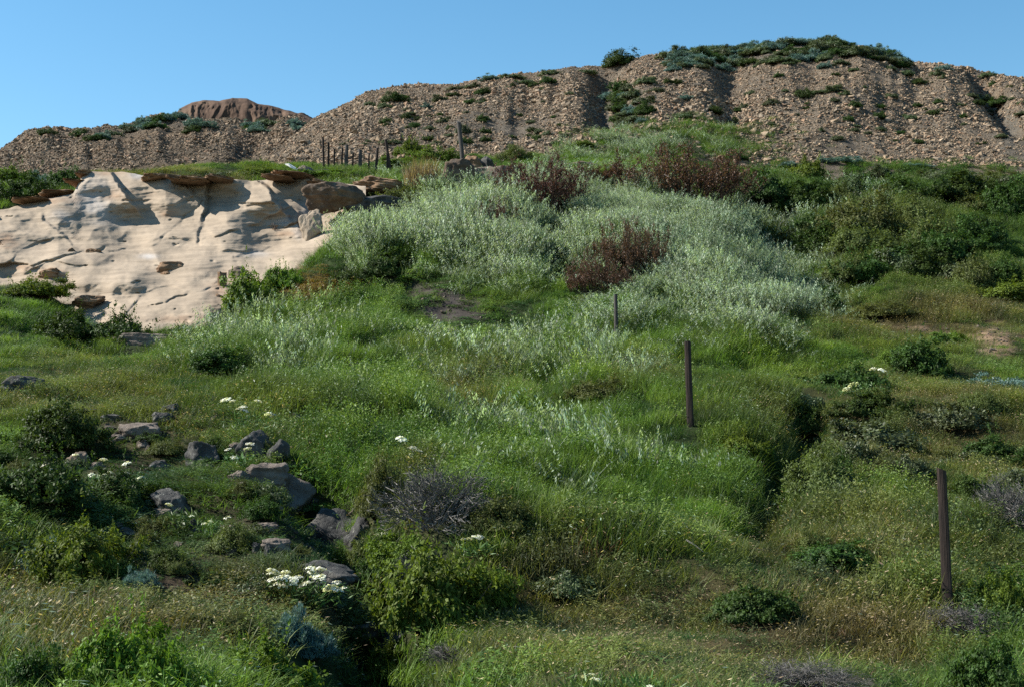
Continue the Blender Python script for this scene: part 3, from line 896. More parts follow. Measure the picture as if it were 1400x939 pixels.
# brown caprock slabs along the top of the face, each a part
def build_caprock():
    rng = np.random.default_rng(21)
    x = -30.0
    while x < 436:
        y = float(interp(np.array([x]), TOP_S)[0])
        wpx = rng.uniform(14, 44)
        Y = sand_hit(x, y + 8) - rng.uniform(0.0, 0.35)
        k = Y / F_PX
        p, f = rock_points(int(rng.integers(1e6)), sub=4, facets=9, soft=0.2, rough=0.22, strata=0.12, block=0.5)
        p = p * np.array([wpx * k * 0.8, 0.75, rng.uniform(0.05, 0.12)])
        a = rng.normal(0, 0.10)
        p = np.stack([p[:, 0] * math.cos(a) - p[:, 2] * math.sin(a), p[:, 1], p[:, 0] * math.sin(a) + p[:, 2] * math.cos(a)], 1)
        if rng.random() < .62 or 190 < x < 206 or 318 < x < 336:
            x += wpx * .5
            continue
        c = at(x, y + rng.uniform(-3, 4), Y + rng.uniform(.45, .8))
        o = obj('caprock_slab', mesh_from('caprock_slab', p, None, f, [M_BROWN], smooth=True), SANDSTONE)
        o.location = c - np.array(SANDSTONE.location)
        x += wpx * rng.uniform(0.2, 0.55)
build_caprock()

# rocks of the lower left, from the camera uphill
rock('boulder', 452, 772, 90, 84, M_DARK, 'large dark boulder with pale sunlit top above the shaded gully', 101, 'boulder', facets=16, block=.4, strata=.04)
rock('boulder', 392, 698, 68, 56, M_PALE, 'faceted pale boulder with angled slabs, beside the gully', 117, 'boulder', facets=10, soft=.2, block=.3, strata=.05, tilt=(.25, 0))
rock('boulder', 360, 668, 64, 40, M_PALE, 'split blocky boulder just above the faceted pale boulder', 131, 'boulder', facets=9, soft=.2, block=.5, strata=.06)
rock('boulder', 345, 626, 48, 44, M_DARK, 'rounded dark boulder, left one of the touching pair below the tall bright grass', 142, 'boulder', facets=20, soft=.5, rough=.14)
rock('boulder', 379, 634, 36, 38, M_DARK, 'narrow rounded boulder, right one of the touching pair below the tall bright grass', 153, 'boulder', facets=18, soft=.45, rough=.14)
rock('boulder', 274, 642, 54, 44, M_DARK, 'egg shaped dark grey boulder alone left of the touching pair', 161, 'boulder', facets=16, soft=.35, strata=.04)
rock('rock', 228, 702, 62, 36, M_DARK, 'sloping dark rock with mottled top among the white flowers', 172, facets=9, strata=.05, tilt=(.3, 0))
rock('rock_slab', 432, 804, 116, 38, M_DARK, 'broad flat speckled slab behind the dense white flower cluster', 181, 'rock slab', facets=10, strata=.04, tilt=(.12, .1), depth=.7)
rock('rock_slab', 185, 598, 66, 24, M_PALE, 'pale flat topped slab resting on reddish soil', 191, 'rock slab', facets=8, soft=.3, block=.6, strata=.05, depth=.7)
rock('rock', 160, 604, 26, 13, M_PALE, 'small pale stone at left foot of the flat topped slab', 202, facets=8, block=.5)
rock('rock', 193, 611, 24, 12, M_PALE, 'small pale stone in front of the flat topped slab', 213, facets=8, block=.5)
rock('rock', 220, 580, 36, 20, M_DARK, 'low dark rock behind the flat topped slab', 223, facets=8, block=.4, strata=.05)
rock('rock', 234, 569, 42, 22, M_DARK, 'leaning wedge of dark rock uphill of the flat topped slab', 233, facets=8, strata=.05, tilt=(.4, 0))
rock('rock', 170, 562, 36, 17, M_DARK, 'ragged dark rock in short grass left of the leaning wedge', 243, facets=9, strata=.06, tilt=(.3, 0))
rock('rock', 127, 566, 18, 9, M_DARK, 'tiny dark rock behind the dark flat topped shrub', 253, facets=9)
rock('rock', 28, 540, 66, 32, M_DARK, 'dark layered rock at the left edge above the flat topped shrub', 262, facets=10, block=.5, strata=.10)
rock('rock_slab', 200, 473, 108, 17, M_PALE, 'long low ledge of grey rock under the dark rim shrubs', 274, 'rock slab', facets=9, block=.7, strata=.06, depth=.35)
rock('rock', 105, 640, 36, 26, M_TANROCK, 'grey rock half hidden under the dark flat topped shrub', 281, facets=10, soft=.7)
rock('rock', 84, 655, 20, 18, M_PALE, 'small pale rock between white flowers on the left', 291, facets=10)
rock('rock', 374, 756, 46, 22, M_PALE, 'low pale rock left of the large dark boulder', 301, facets=9, block=.4, strata=.05)
rock('rock', 365, 725, 30, 12, M_PALE, 'flat reddish pale stone above the low pale rock', 311, facets=9, block=.5)
rock('rock', 232, 723, 30, 12, M_TANROCK, 'small grey stone below the sloping dark rock', 321, facets=9)
rock('boulder', 492, 905, 110, 60, M_DARK, 'dark overgrown boulder in deep shade at the bottom of the gully', 331, 'boulder', facets=12, block=.3, strata=.05)
rock('boulder', 545, 880, 60, 46, M_DARK, 'smaller shaded boulder right of the overgrown one in the gully', 341, 'boulder', facets=12)
rock('rock', 490, 752, 44, 52, M_DARK, 'upright dark rock wedged against right side of the large boulder', 351, facets=10, strata=.04)
rock('rock', 325, 655, 30, 14, M_PALE, 'low pale stone left of the split blocky boulder', 361, facets=9)
rock('rock_slab', 330, 752, 40, 8, M_PALE, 'thin chip of pale rock on bare soil', 366, 'rock slab', facets=9, block=.5)
rs = random.Random(5)
for i in range(22):
    px, pb = rs.uniform(110, 430), rs.uniform(575, 790)
    rock('rock', px, pb, rs.uniform(14, 34), rs.uniform(10, 20), M_DARK if rs.random() < .6 else M_PALE, 'small lichen grey rock half buried among the shrubs of the lower left rock band', 620 + i, group='small rocks of the lower left rock band', facets=9, strata=.05)
# rocks by the ridge
rock('boulder', 626, 258, 54, 40, M_DARKBROWN, 'upright brown block with a sunlit left face below the leaning post', 401, 'boulder', facets=9, soft=.1, block=.35, rough=.16, depth=1.1, rz=.4)
rock('boulder', 664, 256, 60, 36, M_TANROCK, 'shaded slab leaning on the right of the upright brown block', 411, 'boulder', facets=9, soft=.1, block=.3, rough=.16, tilt=(.25, 0))
rock('boulder', 648, 236, 26, 24, M_BROWN, 'lumpy brown rock stacked on the upright brown block', 421, 'boulder', facets=10, sink=.1, Y=49.5)
rock('boulder', 667, 238, 24, 24, M_DARK, 'round dark rock beside the lumpy brown one on the brown block', 431, 'boulder', facets=14, soft=.8, sink=.1, Y=49.5)
rock('rock_slab', 712, 240, 84, 16, M_TANROCK, 'long pale grey slab at foot of the russet plants', 441, 'rock slab', facets=8, block=.7, strata=.08, depth=.5)
rock('rock_slab', 790, 232, 60, 13, M_TANROCK, 'flat slab half buried between the two russet clumps', 446, 'rock slab', facets=8, block=.7, strata=.08, depth=.5)
rock('boulder', 454, 290, 88, 44, M_DARKBROWN, 'big rounded brown boulder overhanging the end of the sandstone', 451, 'boulder', Y=42.6, facets=16, soft=.35, rough=.18, strata=.05, depth=.9, sink=.0)
rock('boulder', 505, 293, 100, 28, M_DARK, 'long knobbly dark rock trailing right from the overhanging boulder', 461, 'boulder', Y=43.0, facets=12, rough=.14, depth=.5, sink=.1)
rock('boulder', 512, 262, 84, 22, M_BROWN, 'orange brown ledge with hollow underside behind the overhanging boulder', 471, 'boulder', Y=45.5, facets=10, block=.2, rough=.26, strata=.09, depth=.7, sink=.1, tilt=(.10, 0))
rock('rock', 415, 238, 26, 12, M_PALE, 'grey stone lying beside the white plank', 481, facets=10)
# loose rocks on the sandstone
def srock(name, px, pyb, w, h, mat, label, seed, **kw):
    return rock(name, px, pyb, w, h, mat, label, seed, Y=sand_hit(px, pyb) - 0.05, depth=.7, back=.3, **kw)
srock('rock_slab', 236, 374, 56, 17, M_BROWN, 'brown ragged slab lying alone in the middle of the sandstone face', 501, cat='rock slab', facets=9, block=.6, strata=.08)
srock('rock', 225, 379, 24, 8, M_BROWN, 'brown chips under the lone brown slab', 511, facets=9)
srock('rock', 97, 352, 24, 13, M_BROWN, 'dark brown stone on the left of the sandstone crack', 521, facets=9)
srock('rock', 128, 349, 22, 9, M_BROWN, 'flat brown stone at the right end of the sandstone crack', 531, facets=9, block=.5)
srock('boulder', 322, 388, 32, 24, M_TANROCK, 'rounded pinkish boulder at the right edge of the sandstone', 541, cat='boulder', facets=16, soft=.8)
srock('boulder', 303, 404, 14, 32, M_BROWN, 'narrow rusty rock just left of the rounded pinkish boulder', 546, cat='boulder', facets=10)
srock('rock', 300, 420, 28, 18, M_BROWN, 'crumbly grey brown rock below the rounded pinkish boulder', 551, facets=9, strata=.08)
srock('rock', 290, 430, 24, 10, M_BROWN, 'lowest brown stone at the right foot of the sandstone', 561, facets=9, strata=.08)
srock('rock', 217, 419, 17, 10, M_BROWN, 'small dark brown stone low on the sandstone', 571, facets=9)
srock('rock', 152, 408, 14, 6, M_BROWN, 'sliver of brown stone near the foot of the sandstone', 581, facets=9)
srock('rock', 65, 380, 34, 14, M_BROWN, 'crumbling rusty rock at the lower left of the sandstone', 586, facets=9, strata=.1)
srock('boulder', 8, 345, 40, 18, M_BROWN, 'rust brown ledge rock at the left edge of the sandstone', 591, cat='boulder', facets=9, strata=.1)
srock('boulder', 424, 324, 34, 38, M_SANDROCK, 'upright tan rib of rock under the overhanging boulder', 596, cat='boulder', facets=12, soft=.7)
srock('boulder', 118, 418, 46, 14, M_BROWN, 'brown ledge where the sandstone meets the left shrubs', 599, cat='boulder', facets=9, strata=.1)
# clay knob on the crest of the left hill
def clay_knob():
    prof = [(232, 168), (238, 160), (246, 149), (262, 140), (278, 137), (300, 138), (318, 134), (338, 135), (352, 142), (380, 147), (392, 151), (415, 157), (436, 168)]
    pxs = np.linspace(232, 436, 220)
    t = np.linspace(0, 1, 70)
    T, P = np.meshgrid(t, pxs, indexing='ij')
    top = interp(pxs, prof)[None, :] + 1.2 * fbm(P[:1] / 9.0, 0.2, 0, 3, 501)
    fr = np.clip(T / 0.55, 0, 1)                       # front face, then the back
    bk = np.clip((T - 0.55) / 0.45, 0, 1)
    row = 174 + (top - 174) * np.sin(fr * PI / 2) ** 0.8
    fl = np.abs(fbm((P + 9 * fbm(P / 30.0, T * 3, 0, 2, 504)) / 13.0, T * 3.5, 0, 4, 502)) * (0.4 + 0.9 * np.abs(fbm(P / 40.0, 0.5, 0, 2, 505)))
    Y = 97.2 + 2.6 * fr ** 1.4 + 1.4 * fl * np.sin(fr * PI) + 0.5 * fbm(P / 22.0, T * 2, 0, 3, 503) + bk * 5.0
    u, w = (P - CX) / F_PX, (CY - row) / F_PX
    dy = CP - w * SP
    V = np.stack([u / dy * Y, Y, (SP + w * CP) / dy * Y - 2.2 * bk ** 1.5], -1)
    c = np.array(at(330, 170, 98.0))
    o = obj('clay_knob', mesh_from('clay_knob', V.reshape(-1, 3) - c, grid_faces(70, 220), mats=[M_CLAY], smooth=True))
    o.location = c
    tag(o, 'orange brown eroded clay knob on the crest of the left hill', 'clay knob')
clay_knob()
rock('clay_knob', 412, 166, 40, 12, M_CLAY, 'small crumbling end of the clay crest above the notch', 613, 'clay knob', Y=101.0, facets=10, rough=.16, depth=.6, sink=.2)

# ================================================================== POSTS AND THE PLANK
def wood_material(name, dark, light):
    m, N, L = mat_new(name)
    out = N.new('ShaderNodeOutputMaterial'); p = N.new('ShaderNodeBsdfPrincipled')
    p.inputs['Roughness'].default_value = 0.85; p.inputs['Specular IOR Level'].default_value = 0.2
    tc = N.new('ShaderNodeTexCoord'); mp = N.new('ShaderNodeMapping'); mp.inputs['Scale'].default_value = (30, 30, 1.6)
    n = N.new('ShaderNodeTexNoise'); n.inputs['Scale'].default_value = 2; n.inputs['Detail'].default_value = 8; n.inputs['Roughness'].default_value = 0.7
    L.new(tc.outputs['Object'], mp.inputs['Vector']); L.new(mp.outputs[0], n.inputs['Vector'])
    r = ramp(N, [(0.3, dark), (0.72, light)]); L.new(n.outputs['Fac'], r.inputs[0]); L.new(r.outputs[0], p.inputs['Base Color'])
    b = N.new('ShaderNodeBump'); b.inputs['Strength'].default_value = 0.8; b.inputs['Distance'].default_value = 0.012
    L.new(n.outputs['Fac'], b.inputs['Height']); L.new(b.outputs[0], p.inputs['Normal']); L.new(p.outputs[0], out.inputs[0])
    return m
M_POST = wood_material('weathered_dark_wood', (0.010, 0.008, 0.007), (0.062, 0.042, 0.033))
M_GREYPOST = wood_material('weathered_grey_wood', (0.028, 0.026, 0.026), (0.10, 0.09, 0.08))
M_WHITE = wood_material('bleached_plank', (0.62, 0.60, 0.56), (0.82, 0.80, 0.76))

def post(px, pyb, pyt, wpx, label, mat, seed, pxt=None, square=False, Y=None, group=None, cat='fence post', bend=0.0):
    P = at(px, pyb, Y) if Y else hit(px, pyb)
    k = P[1] / F_PX
    w, H = wpx * k, (pyb - pyt) * k
    lean = ((pxt if pxt is not None else px) - px) * k
    rng = np.random.default_rng(seed)
    n, m = (16 if square else 12), 26
    a = np.linspace(0, 2 * PI, n, endpoint=False)
    t = np.linspace(-0.35 / H, 1, m)
    rr = np.ones(n)
    if square:
        aa = a + 0.35
        rr = 1.12 / (np.abs(np.cos(aa)) ** 5 + np.abs(np.sin(aa)) ** 5) ** (1 / 5.0) * 0.92
    T, A = np.meshgrid(t, a, indexing='ij')
    rad = w / 2 * rr[None, :] * (1 + 0.07 * fbm(np.cos(A) * 1.5, np.sin(A) * 1.5, T * 3 + seed, 3, seed) + 0.05 * fbm(np.cos(A) * 6, np.sin(A) * 6, T * 1.5, 2, seed + 1)) * (1.04 - 0.10 * T)
    zz = T * H
    zz[-1] += w * 0.22 * np.cos(a + rng.random() * 6) - w * 0.1
    X = rad * np.cos(A) + lean * T + bend * w * np.sin(np.maximum(T, 0) * PI)
    Yy = rad * np.sin(A)
    V = np.stack([X, Yy, zz], -1).reshape(-1, 3)
    top = np.array([[lean, 0, H - w * 0.05]])
    i = np.arange((m - 1) * n); r, c = i // n, i % n
    q = np.stack([r * n + c, r * n + (c + 1) % n, (r + 1) * n + (c + 1) % n, (r + 1) * n + c], 1)
    j = np.arange(n)
    tr = np.stack([(m - 1) * n + j, (m - 1) * n + (j + 1) % n, np.full(n, m * n)], 1)
    o = obj('fence_post', mesh_from('fence_post', np.concatenate([V, top]), q, tr, [mat], smooth=False))
    o.location = P
    KEEP_OUT.append((P[0], P[1] - .15, .2)); KEEP_OUT.append((P[0], P[1] - .5, .2))
    return tag(o, label, cat, group)
post(1296, 836, 643, 12.5, 'tallest dark square wooden post, nearest the lower right corner', M_POST, 1, pxt=1291, square=True)
post(944, 583, 467, 8.5, 'dark wooden post with pale flecks standing alone mid slope', M_POST, 2, pxt=941, square=True)
post(843, 475, 402, 5.5, 'thin dark post in grass below the pale oat mound', M_GREYPOST, 3, pxt=842)
RIDGE = 'old posts standing in a row on the ridge'
for i, (px, pb, ptx, pt, w, m, lab) in enumerate([
        (443, 238, 441, 187, 3.2, M_POST, 'tall thin dark post at the left end of the ridge row'),
        (449, 237, 449, 194, 3.0, M_POST, 'second post from the left end of the ridge row'),
        (457, 236, 457, 203, 2.4, M_POST, 'third post from the left of the ridge row, short and thin'),
        (467, 236, 468, 201, 2.6, M_POST, 'fourth post from the left of the ridge row, just left of a thick one'),
        (473, 237, 474, 198, 5.0, M_GREYPOST, 'fifth post from the left of the ridge row, thick and grey topped'),
        (482, 239, 482.5, 210, 2.5, M_POST, 'short thin post between the two thick grey posts of the ridge row'),
        (492, 236, 492.5, 204, 5.4, M_GREYPOST, 'thickest grey post in the middle of the ridge row'),
        (504, 236, 504.5, 209, 2.4, M_POST, 'shortest thin post right of the thickest grey post'),
        (514, 236, 516, 201, 3.8, M_POST, 'dark post third from the right end of the ridge row'),
        (534, 237, 527, 190, 4.2, M_POST, 'tall post leaning left at the right end of the ridge row'),
        (529, 239, 530, 206, 2.8, M_POST, 'thin upright post crossing the leaning one at the ridge row end')]):
    post(px, pb, pt, w, lab, m, 20 + i, pxt=ptx, group=RIDGE, Y=50.5)
post(633, 226, 165, 6.0, 'solitary thick grey post leaning left behind the brown rocks', M_GREYPOST, 40, pxt=627, Y=51.5)

def plank():
    P = at(400, 229, 48.3)
    k = P[1] / F_PX
    pts, f = rock_points(900, sub=4, facets=4, soft=0.1, rough=0.02, block=1.0)
    lo, hi = pts.min(0), pts.max(0)
    pts = (pts - (lo + hi) / 2) / (hi - lo) * np.array([25 * k, 0.22, 0.11])
    a = 0.52
    pts = np.stack([pts[:, 0] * math.cos(a) + pts[:, 2] * math.sin(a), pts[:, 1], -pts[:, 0] * math.sin(a) + pts[:, 2] * math.cos(a)], 1)
    o = obj('plank', mesh_from('plank', pts, None, f, [M_WHITE]))
    o.location = P
    tag(o, 'short bleached white plank lying tilted on the sandstone rim', 'plank')
plank()

# ================================================================== SHRUBS
M_TWIG = leaf_material('twig', color=(0.075, 0.055, 0.042), trans=0.0, var=0.5, spec=0.15)
M_GTWIG = leaf_material('grey_twig', color=(0.125, 0.115, 0.105), trans=0.0, var=0.6, spec=0.2)
M_RUST = leaf_material('russet_seed', color=(0.088, 0.043, 0.030), trans=0.25, var=0.5, spec=0.15)
M_L = {
    'dark': leaf_material('dark_leaf', color=(0.036, 0.066, 0.013), trans=0.3, rough=0.6, spec=0.15, var=0.55),
    'bright': leaf_material('bright_leaf', color=(0.088, 0.140, 0.018), trans=0.35, rough=0.6, spec=0.15, var=0.5),
    'olive': leaf_material('olive_leaf', color=(0.085, 0.105, 0.030), trans=0.35, rough=0.6, spec=0.15, var=0.5),
    'blue': leaf_material('blue_leaf', color=(0.095, 0.165, 0.150), trans=0.2, rough=0.5, spec=0.3, var=0.45),
    'hill': leaf_material('hill_leaf', color=(0.066, 0.088, 0.034), trans=0.25, rough=0.5, spec=0.25, var=0.5),
    'straw': leaf_material('straw_blade', color=(0.20, 0.155, 0.09), trans=0.4, var=0.4),
}

def dome_points(n, rng, seed, clumps, sig, hz, shell=0.5):
    """leaf positions on a lumpy half dome of diameter 1 and height hz, gathered in clumps"""
    def surf(d):
        r = 0.5 * (0.80 + 0.70 * fbm(d[:, 0] * 2.1 + seed, d[:, 1] * 2.1, d[:, 2] * 2.1, 3, seed))
        return d * r[:, None] * np.array([1, 1, hz * 2])
    def dirs(m):
        d = rng.normal(size=(m, 3)); d[:, 2] = np.abs(d[:, 2]) * 0.9 + 0.02 * rng.random(m)
        return d / np.linalg.norm(d, axis=1, keepdims=True)
    cd = dirs(clumps)
    cs = surf(cd) * (1 - shell * rng.random((clumps, 1)) ** 1.8)
    k = rng.integers(0, clumps, n)
    P = cs[k] + rng.normal(0, sig, (n, 3)) * np.array([1, 1, 0.7])
    P[:, 2] = np.abs(P[:, 2])
    Nn = cd[k] * 0.7 + np.array([0, 0, 0.5]) + rng.normal(0, 0.55, (n, 3))
    cb = np.clip(0.5 + rng.normal(0, 0.2, clumps), 0, 1)[k]
    return P, Nn, np.clip(cb + rng.normal(0, 0.2, n), 0, 1), cs

def strips(A, B, w, rng, bend=0.08):
    """thin branches from A to B, each two crossed tapering ribbons"""
    n = len(A)
    M = (A + B) / 2 + rng.normal(0, bend, (n, 3)) * np.linalg.norm(B - A, axis=1, keepdims=True)
    D = B - A; D /= np.linalg.norm(D, axis=1, keepdims=True) + 1e-9
    S = np.cross(D, rng.normal(size=(n, 3))); S /= np.linalg.norm(S, axis=1, keepdims=True) + 1e-9
    S2 = np.cross(D, S)
    w = np.broadcast_to(np.asarray(w, float).reshape(-1, 1), (n, 1))
    V, Q = [], []
    for j, s in enumerate((S, S2)):
        V += [A - s * w / 2, A + s * w / 2, M - s * w * .35, M + s * w * .35, B - s * w * .12, B + s * w * .12]
    verts = np.stack(V, 1).reshape(-1, 3)
    off = np.arange(n)[:, None] * 12
    q = np.concatenate([off + np.array([[b, b + 1, b + 3, b + 2]]) for b in (0, 2, 6, 8)])
    return verts, q, np.repeat(rng.random(n), 12)

def bush_meshes(kind, seed, n, leaf, clumps, sig, hz, aspect=0.5, needle=False, shoot=1.0):
    rng = np.random.default_rng(seed)
    P, Nn, b, cs = dome_points(n, rng, seed, clumps, sig, hz)
    s = Soup()
    if needle:
        out = Nn * 0.6 + rng.normal(0, 0.5, Nn.shape); out[:, 2] = np.abs(out[:, 2]) + .2
        v, q, _ = diamonds(P, out, leaf, leaf * 0.22, rng)
    else:
        v, q = leaf_quads(P, Nn, leaf, rng, aspect)
    s.add(v, q, None, np.repeat(b, 4), 0)
    ks = rng.integers(0, clumps, 60)
    A = cs[ks]; U = A / (np.linalg.norm(A, axis=1, keepdims=True) + 1e-6) * .6 + np.array([0, 0, .7]) + rng.normal(0, .25, A.shape)
    Bt = A + U * rng.uniform(.05, .19, (60, 1)) * shoot
    k2 = rng.integers(0, 60, 1500); f2 = rng.random((1500, 1))
    Ps = A[k2] * (1 - f2) + Bt[k2] * f2 + rng.normal(0, .010, (1500, 3))
    v, q = leaf_quads(Ps, rng.normal(0, .6, Ps.shape) + np.array([0, 0, .6]), leaf * .8, rng, aspect)
    s.add(v, q, None, np.repeat(np.clip(.55 + rng.normal(0, .2, 1500), 0, 1), 4), 0)
    fol = s.mesh('foliage', [M_L[kind]])
    k = rng.choice(clumps, min(clumps, 46), replace=False)
    B = cs[k] * 0.96
    A = rng.normal(0, 0.03, B.shape) * np.array([1, 1, 0]) + np.array([0, 0, -0.06])
    s2 = Soup(); v, q, bb = strips(A, B, rng.uniform(0.008, 0.02, len(A)), rng); s2.add(v, q, None, bb, 0)
    return fol, s2.mesh('branches', [M_TWIG])

def twig_mesh(seed, hz, mat, n=260, w=0.008):
    rng = np.random.default_rng(seed)
    d = rng.normal(size=(60, 3)); d[:, 2] = np.abs(d[:, 2]) + .15; d /= np.linalg.norm(d, axis=1, keepdims=True)
    B = d * (0.26 + 0.12 * rng.random((60, 1))) * np.array([1, 1, hz * 2])
    A = rng.normal(0, .05, B.shape) * np.array([1, 1, 0]) - np.array([0, 0, .04])
    s = Soup(); v, q, b = strips(A, B, w * 1.8, rng, .12); s.add(v, q, None, b, 0)
    def grow(base, dirn, m, ln, ww):
        k = rng.integers(0, len(base), m)
        a = base[k] + rng.normal(0, .02, (m, 3)) - dirn[k] * ln * .4 * rng.random((m, 1))
        dd = dirn[k] + rng.normal(0, .55, (m, 3)) + np.array([0, 0, .15]); dd /= np.linalg.norm(dd, axis=1, keepdims=True)
        bb = a + dd * ln * (.5 + rng.random((m, 1))) * np.array([1, 1, hz * 1.7])
        bb[:, 2] = np.maximum(bb[:, 2], 0.0)
        v, q, b = strips(a, bb, ww, rng, .14); s.add(v, q, None, b, 0)
        return bb, dd
    b1, d1 = grow(B, d, n, .17, w)
    b2, d2 = grow(b1, d1, n * 3, .11, w * .7)
    grow(b2, d2, n * 3, .06, w * .5)
    return s.mesh('branches', [mat])

def dock_meshes(seed, hz):
    rng = np.random.default_rng(seed)
    n = 120
    r, a = 0.45 * np.sqrt(rng.random(n)), rng.random(n) * 2 * PI
    A = np.stack([r * np.cos(a), r * np.sin(a), np.full(n, -.05)], 1)
    hgt = hz * (0.42 + 0.62 * rng.random(n) ** 1.3) * (1 - 0.8 * r ** 2 / .2 * .35)
    B = A + np.stack([np.cos(a) * r * .35 + rng.normal(0, .05, n), np.sin(a) * r * .35 + rng.normal(0, .05, n), hgt], 1)
    s = Soup(); v, q, b = strips(A, B, .009, rng, .05); s.add(v, q, None, b, 0)
    # side stalks carrying the seed
    k = rng.integers(0, n, 900); f = rng.uniform(.35, .95, (900, 1))
    a2 = A[k] * (1 - f) + B[k] * f
    b2 = a2 + np.stack([rng.normal(0, .05, 900), rng.normal(0, .05, 900), hz * rng.uniform(.06, .20, 900)], 1)
    v, q, b = strips(a2, b2, .005, rng, .05); s.add(v, q, None, b, 0)
    st = s.mesh('stems', [M_TWIG])
    k = rng.integers(0, 900, 15000); f = rng.random((15000, 1))
    P = a2[k] * (1 - f) + b2[k] * f + rng.normal(0, .008, (15000, 3))
    D = rng.normal(size=(15000, 3)); D[:, 2] += .6
    s2 = Soup(); v, q, b = diamonds(P, D, .020, .010, rng); s2.add(v, q, None, b, 0)
    return s2.mesh('seed_heads', [M_RUST]), st

SHRUBS = {}
def shrub_kind(kind, meshes, names):
    lst = SHRUBS.setdefault(kind, [])
    lst.append((meshes, names))
for i in range(3):
    shrub_kind('dark', bush_meshes('dark', 10 + i, 15000, .034, 190, .030, .34), ('foliage', 'branches'))
    shrub_kind('bright', bush_meshes('bright', 20 + i, 14000, .036, 190, .032, .36), ('foliage', 'branches'))
    shrub_kind('olive', bush_meshes('olive', 30 + i, 14000, .036, 150, .040, .34, .35), ('foliage', 'branches'))
    shrub_kind('hill', bush_meshes('hill', 40 + i, 9000, .038, 110, .040, .30, shoot=.3), ('foliage', 'branches'))
    shrub_kind('darkhill', bush_meshes('dark', 45 + i, 11000, .032, 140, .034, .33, shoot=.3), ('foliage', 'branches'))
for i in range(2):
    shrub_kind('blue', bush_meshes('blue', 50 + i, 12000, .055, 120, .034, .34, needle=True, shoot=.3), ('foliage', 'branches'))
    shrub_kind('grey', (twig_mesh(60 + i, .36, M_GTWIG),), ('branches',))
    shrub_kind('dock', dock_meshes(70 + i, .62), ('seed_heads', 'stems'))
def straw_mesh(seed):
    s = Soup(); v, q, t, b, _, _ = blades(900, .42, .42, .4, .016, .7, np.random.default_rng(seed)); s.add(v, q, t, b, 0)
    return s.mesh('foliage', [M_L['straw']])
shrub_kind('straw', (straw_mesh(5),), ('foliage',))
NAT_H = {'dark': .40, 'bright': .42, 'olive': .40, 'hill': .36, 'darkhill': .39, 'blue': .40, 'grey': .46, 'dock': .72, 'straw': .40}
ROOTS, COUNT = {}, {}
SNAME = {'dark': 'shrub', 'bright': 'shrub', 'olive': 'shrub', 'hill': 'shrub', 'darkhill': 'shrub', 'blue': 'grey_leaved_shrub', 'grey': 'dry_brush', 'dock': 'russet_plant', 'straw': 'grass_clump'}
SCAT = {'shrub': 'shrub', 'grey_leaved_shrub': 'shrub', 'dry_brush': 'dry brush', 'russet_plant': 'dead plant', 'grass_clump': 'grass clump'}

def shrub(kind, px, pyb, wpx, hpx, label, group=None, surf=None, Y=None, keep=True, sinkf=0.0):
    P = at(px, pyb, Y) if Y else hit(px, pyb, surf)
    k = P[1] / F_PX
    w, h = wpx * k * 1.06, hpx * k * 1.05
    n = COUNT.get(kind, 0); COUNT[kind] = n + 1
    var = n % len(SHRUBS[kind])
    key = '%s%d' % (kind, var)
    name = SNAME[kind]
    loc = P + np.array([0, w * 0.33, 0])
    zs = float(z_all(loc[0], loc[1])) if Y is None else P[2]
    loc[2] = max(P[2], min(zs, P[2] + 0.35 * h)) - 0.04 * h - sinkf * h
    if key not in ROOTS:
        r = empty(name)
        meshes, names = SHRUBS[kind][var]
        adopt(r, *[obj(nm, me, r) for me, nm in zip(meshes, names)])
        ROOTS[key] = r
    else:
        r = copy_thing(ROOTS[key])
        r.name = name
        for p in ('label', 'category', 'group', 'kind'):
            if p in r: del r[p]
    r.location = loc
    r.rotation_euler = (0, 0, random.random() * 6.28)
    zsc = h / NAT_H[kind]
    r.scale = (w, w, zsc)
    tag(r, label, SCAT[name], group)
    if keep:
        KEEP_OUT.append((loc[0], loc[1], 0.36 * w))
        if kind in ('dock', 'grey'): KEEP_OUT.append((loc[0], loc[1] - 0.45 * w, 0.38 * w))
    return r

# left foreground
shrub('dark', 68, 628, 122, 66, 'dark green flat topped shrub with deep shade beneath, below the layered rock')
shrub('dark', 36, 706, 150, 78, 'dark green bush on the left edge in front of the flat topped shrub')
shrub('dark', 145, 690, 120, 62, 'dark leafy shrub under the row of white flowers on the left')
shrub('bright', 95, 806, 150, 92, 'sunlit leafy bush at the left, right behind the blue green feathery one')
shrub('blue', 48, 806, 86, 56, 'blue green feathery bush with two white flowers on top')
shrub('bright', 162, 958, 168, 128, 'largest leafy bush in the lower left corner')
shrub('bright', 345, 968, 170, 92, 'leafy bush at the bottom edge right of the largest corner bush')
shrub('dark', 30, 965, 110, 80, 'shaded leafy bush filling the bottom left corner')
shrub('blue', 188, 808, 46, 30, 'small silvery blue cushion plant on reddish bare soil')
shrub('blue', 392, 884, 66, 48, 'silvery blue cushion plant at the edge of the dark gully')
shrub('blue', 420, 905, 70, 40, 'dull blue grey plant spilling into the gully beside the cushion plant')
shrub('olive', 310, 760, 80, 40, 'low grey green plant on bare soil left of the low pale rock')
shrub('olive', 235, 788, 60, 24, 'small green plant on reddish soil behind the silvery cushion')
shrub('dark', 470, 838, 130, 70, 'shaded dark green bush in the gully behind the overgrown boulder')
shrub('dark', 528, 800, 70, 56, 'dark shrub filling the gully left of the largest yellow green bush')
shrub('olive', 500, 782, 60, 44, 'olive shrub in the gully right of the large dark boulder')
shrub('dark', 480, 905, 90, 50, 'dark bush growing over the shaded gully boulder')
shrub('bright', 600, 880, 165, 120, 'yellow green leafy bush right of the gully, largest of the sunlit ones there')
shrub('bright', 560, 800, 110, 62, 'yellow green bush below the grey twiggy brush')
shrub('bright', 530, 945, 80, 50, 'low bright bush at the bottom edge beside the gully')
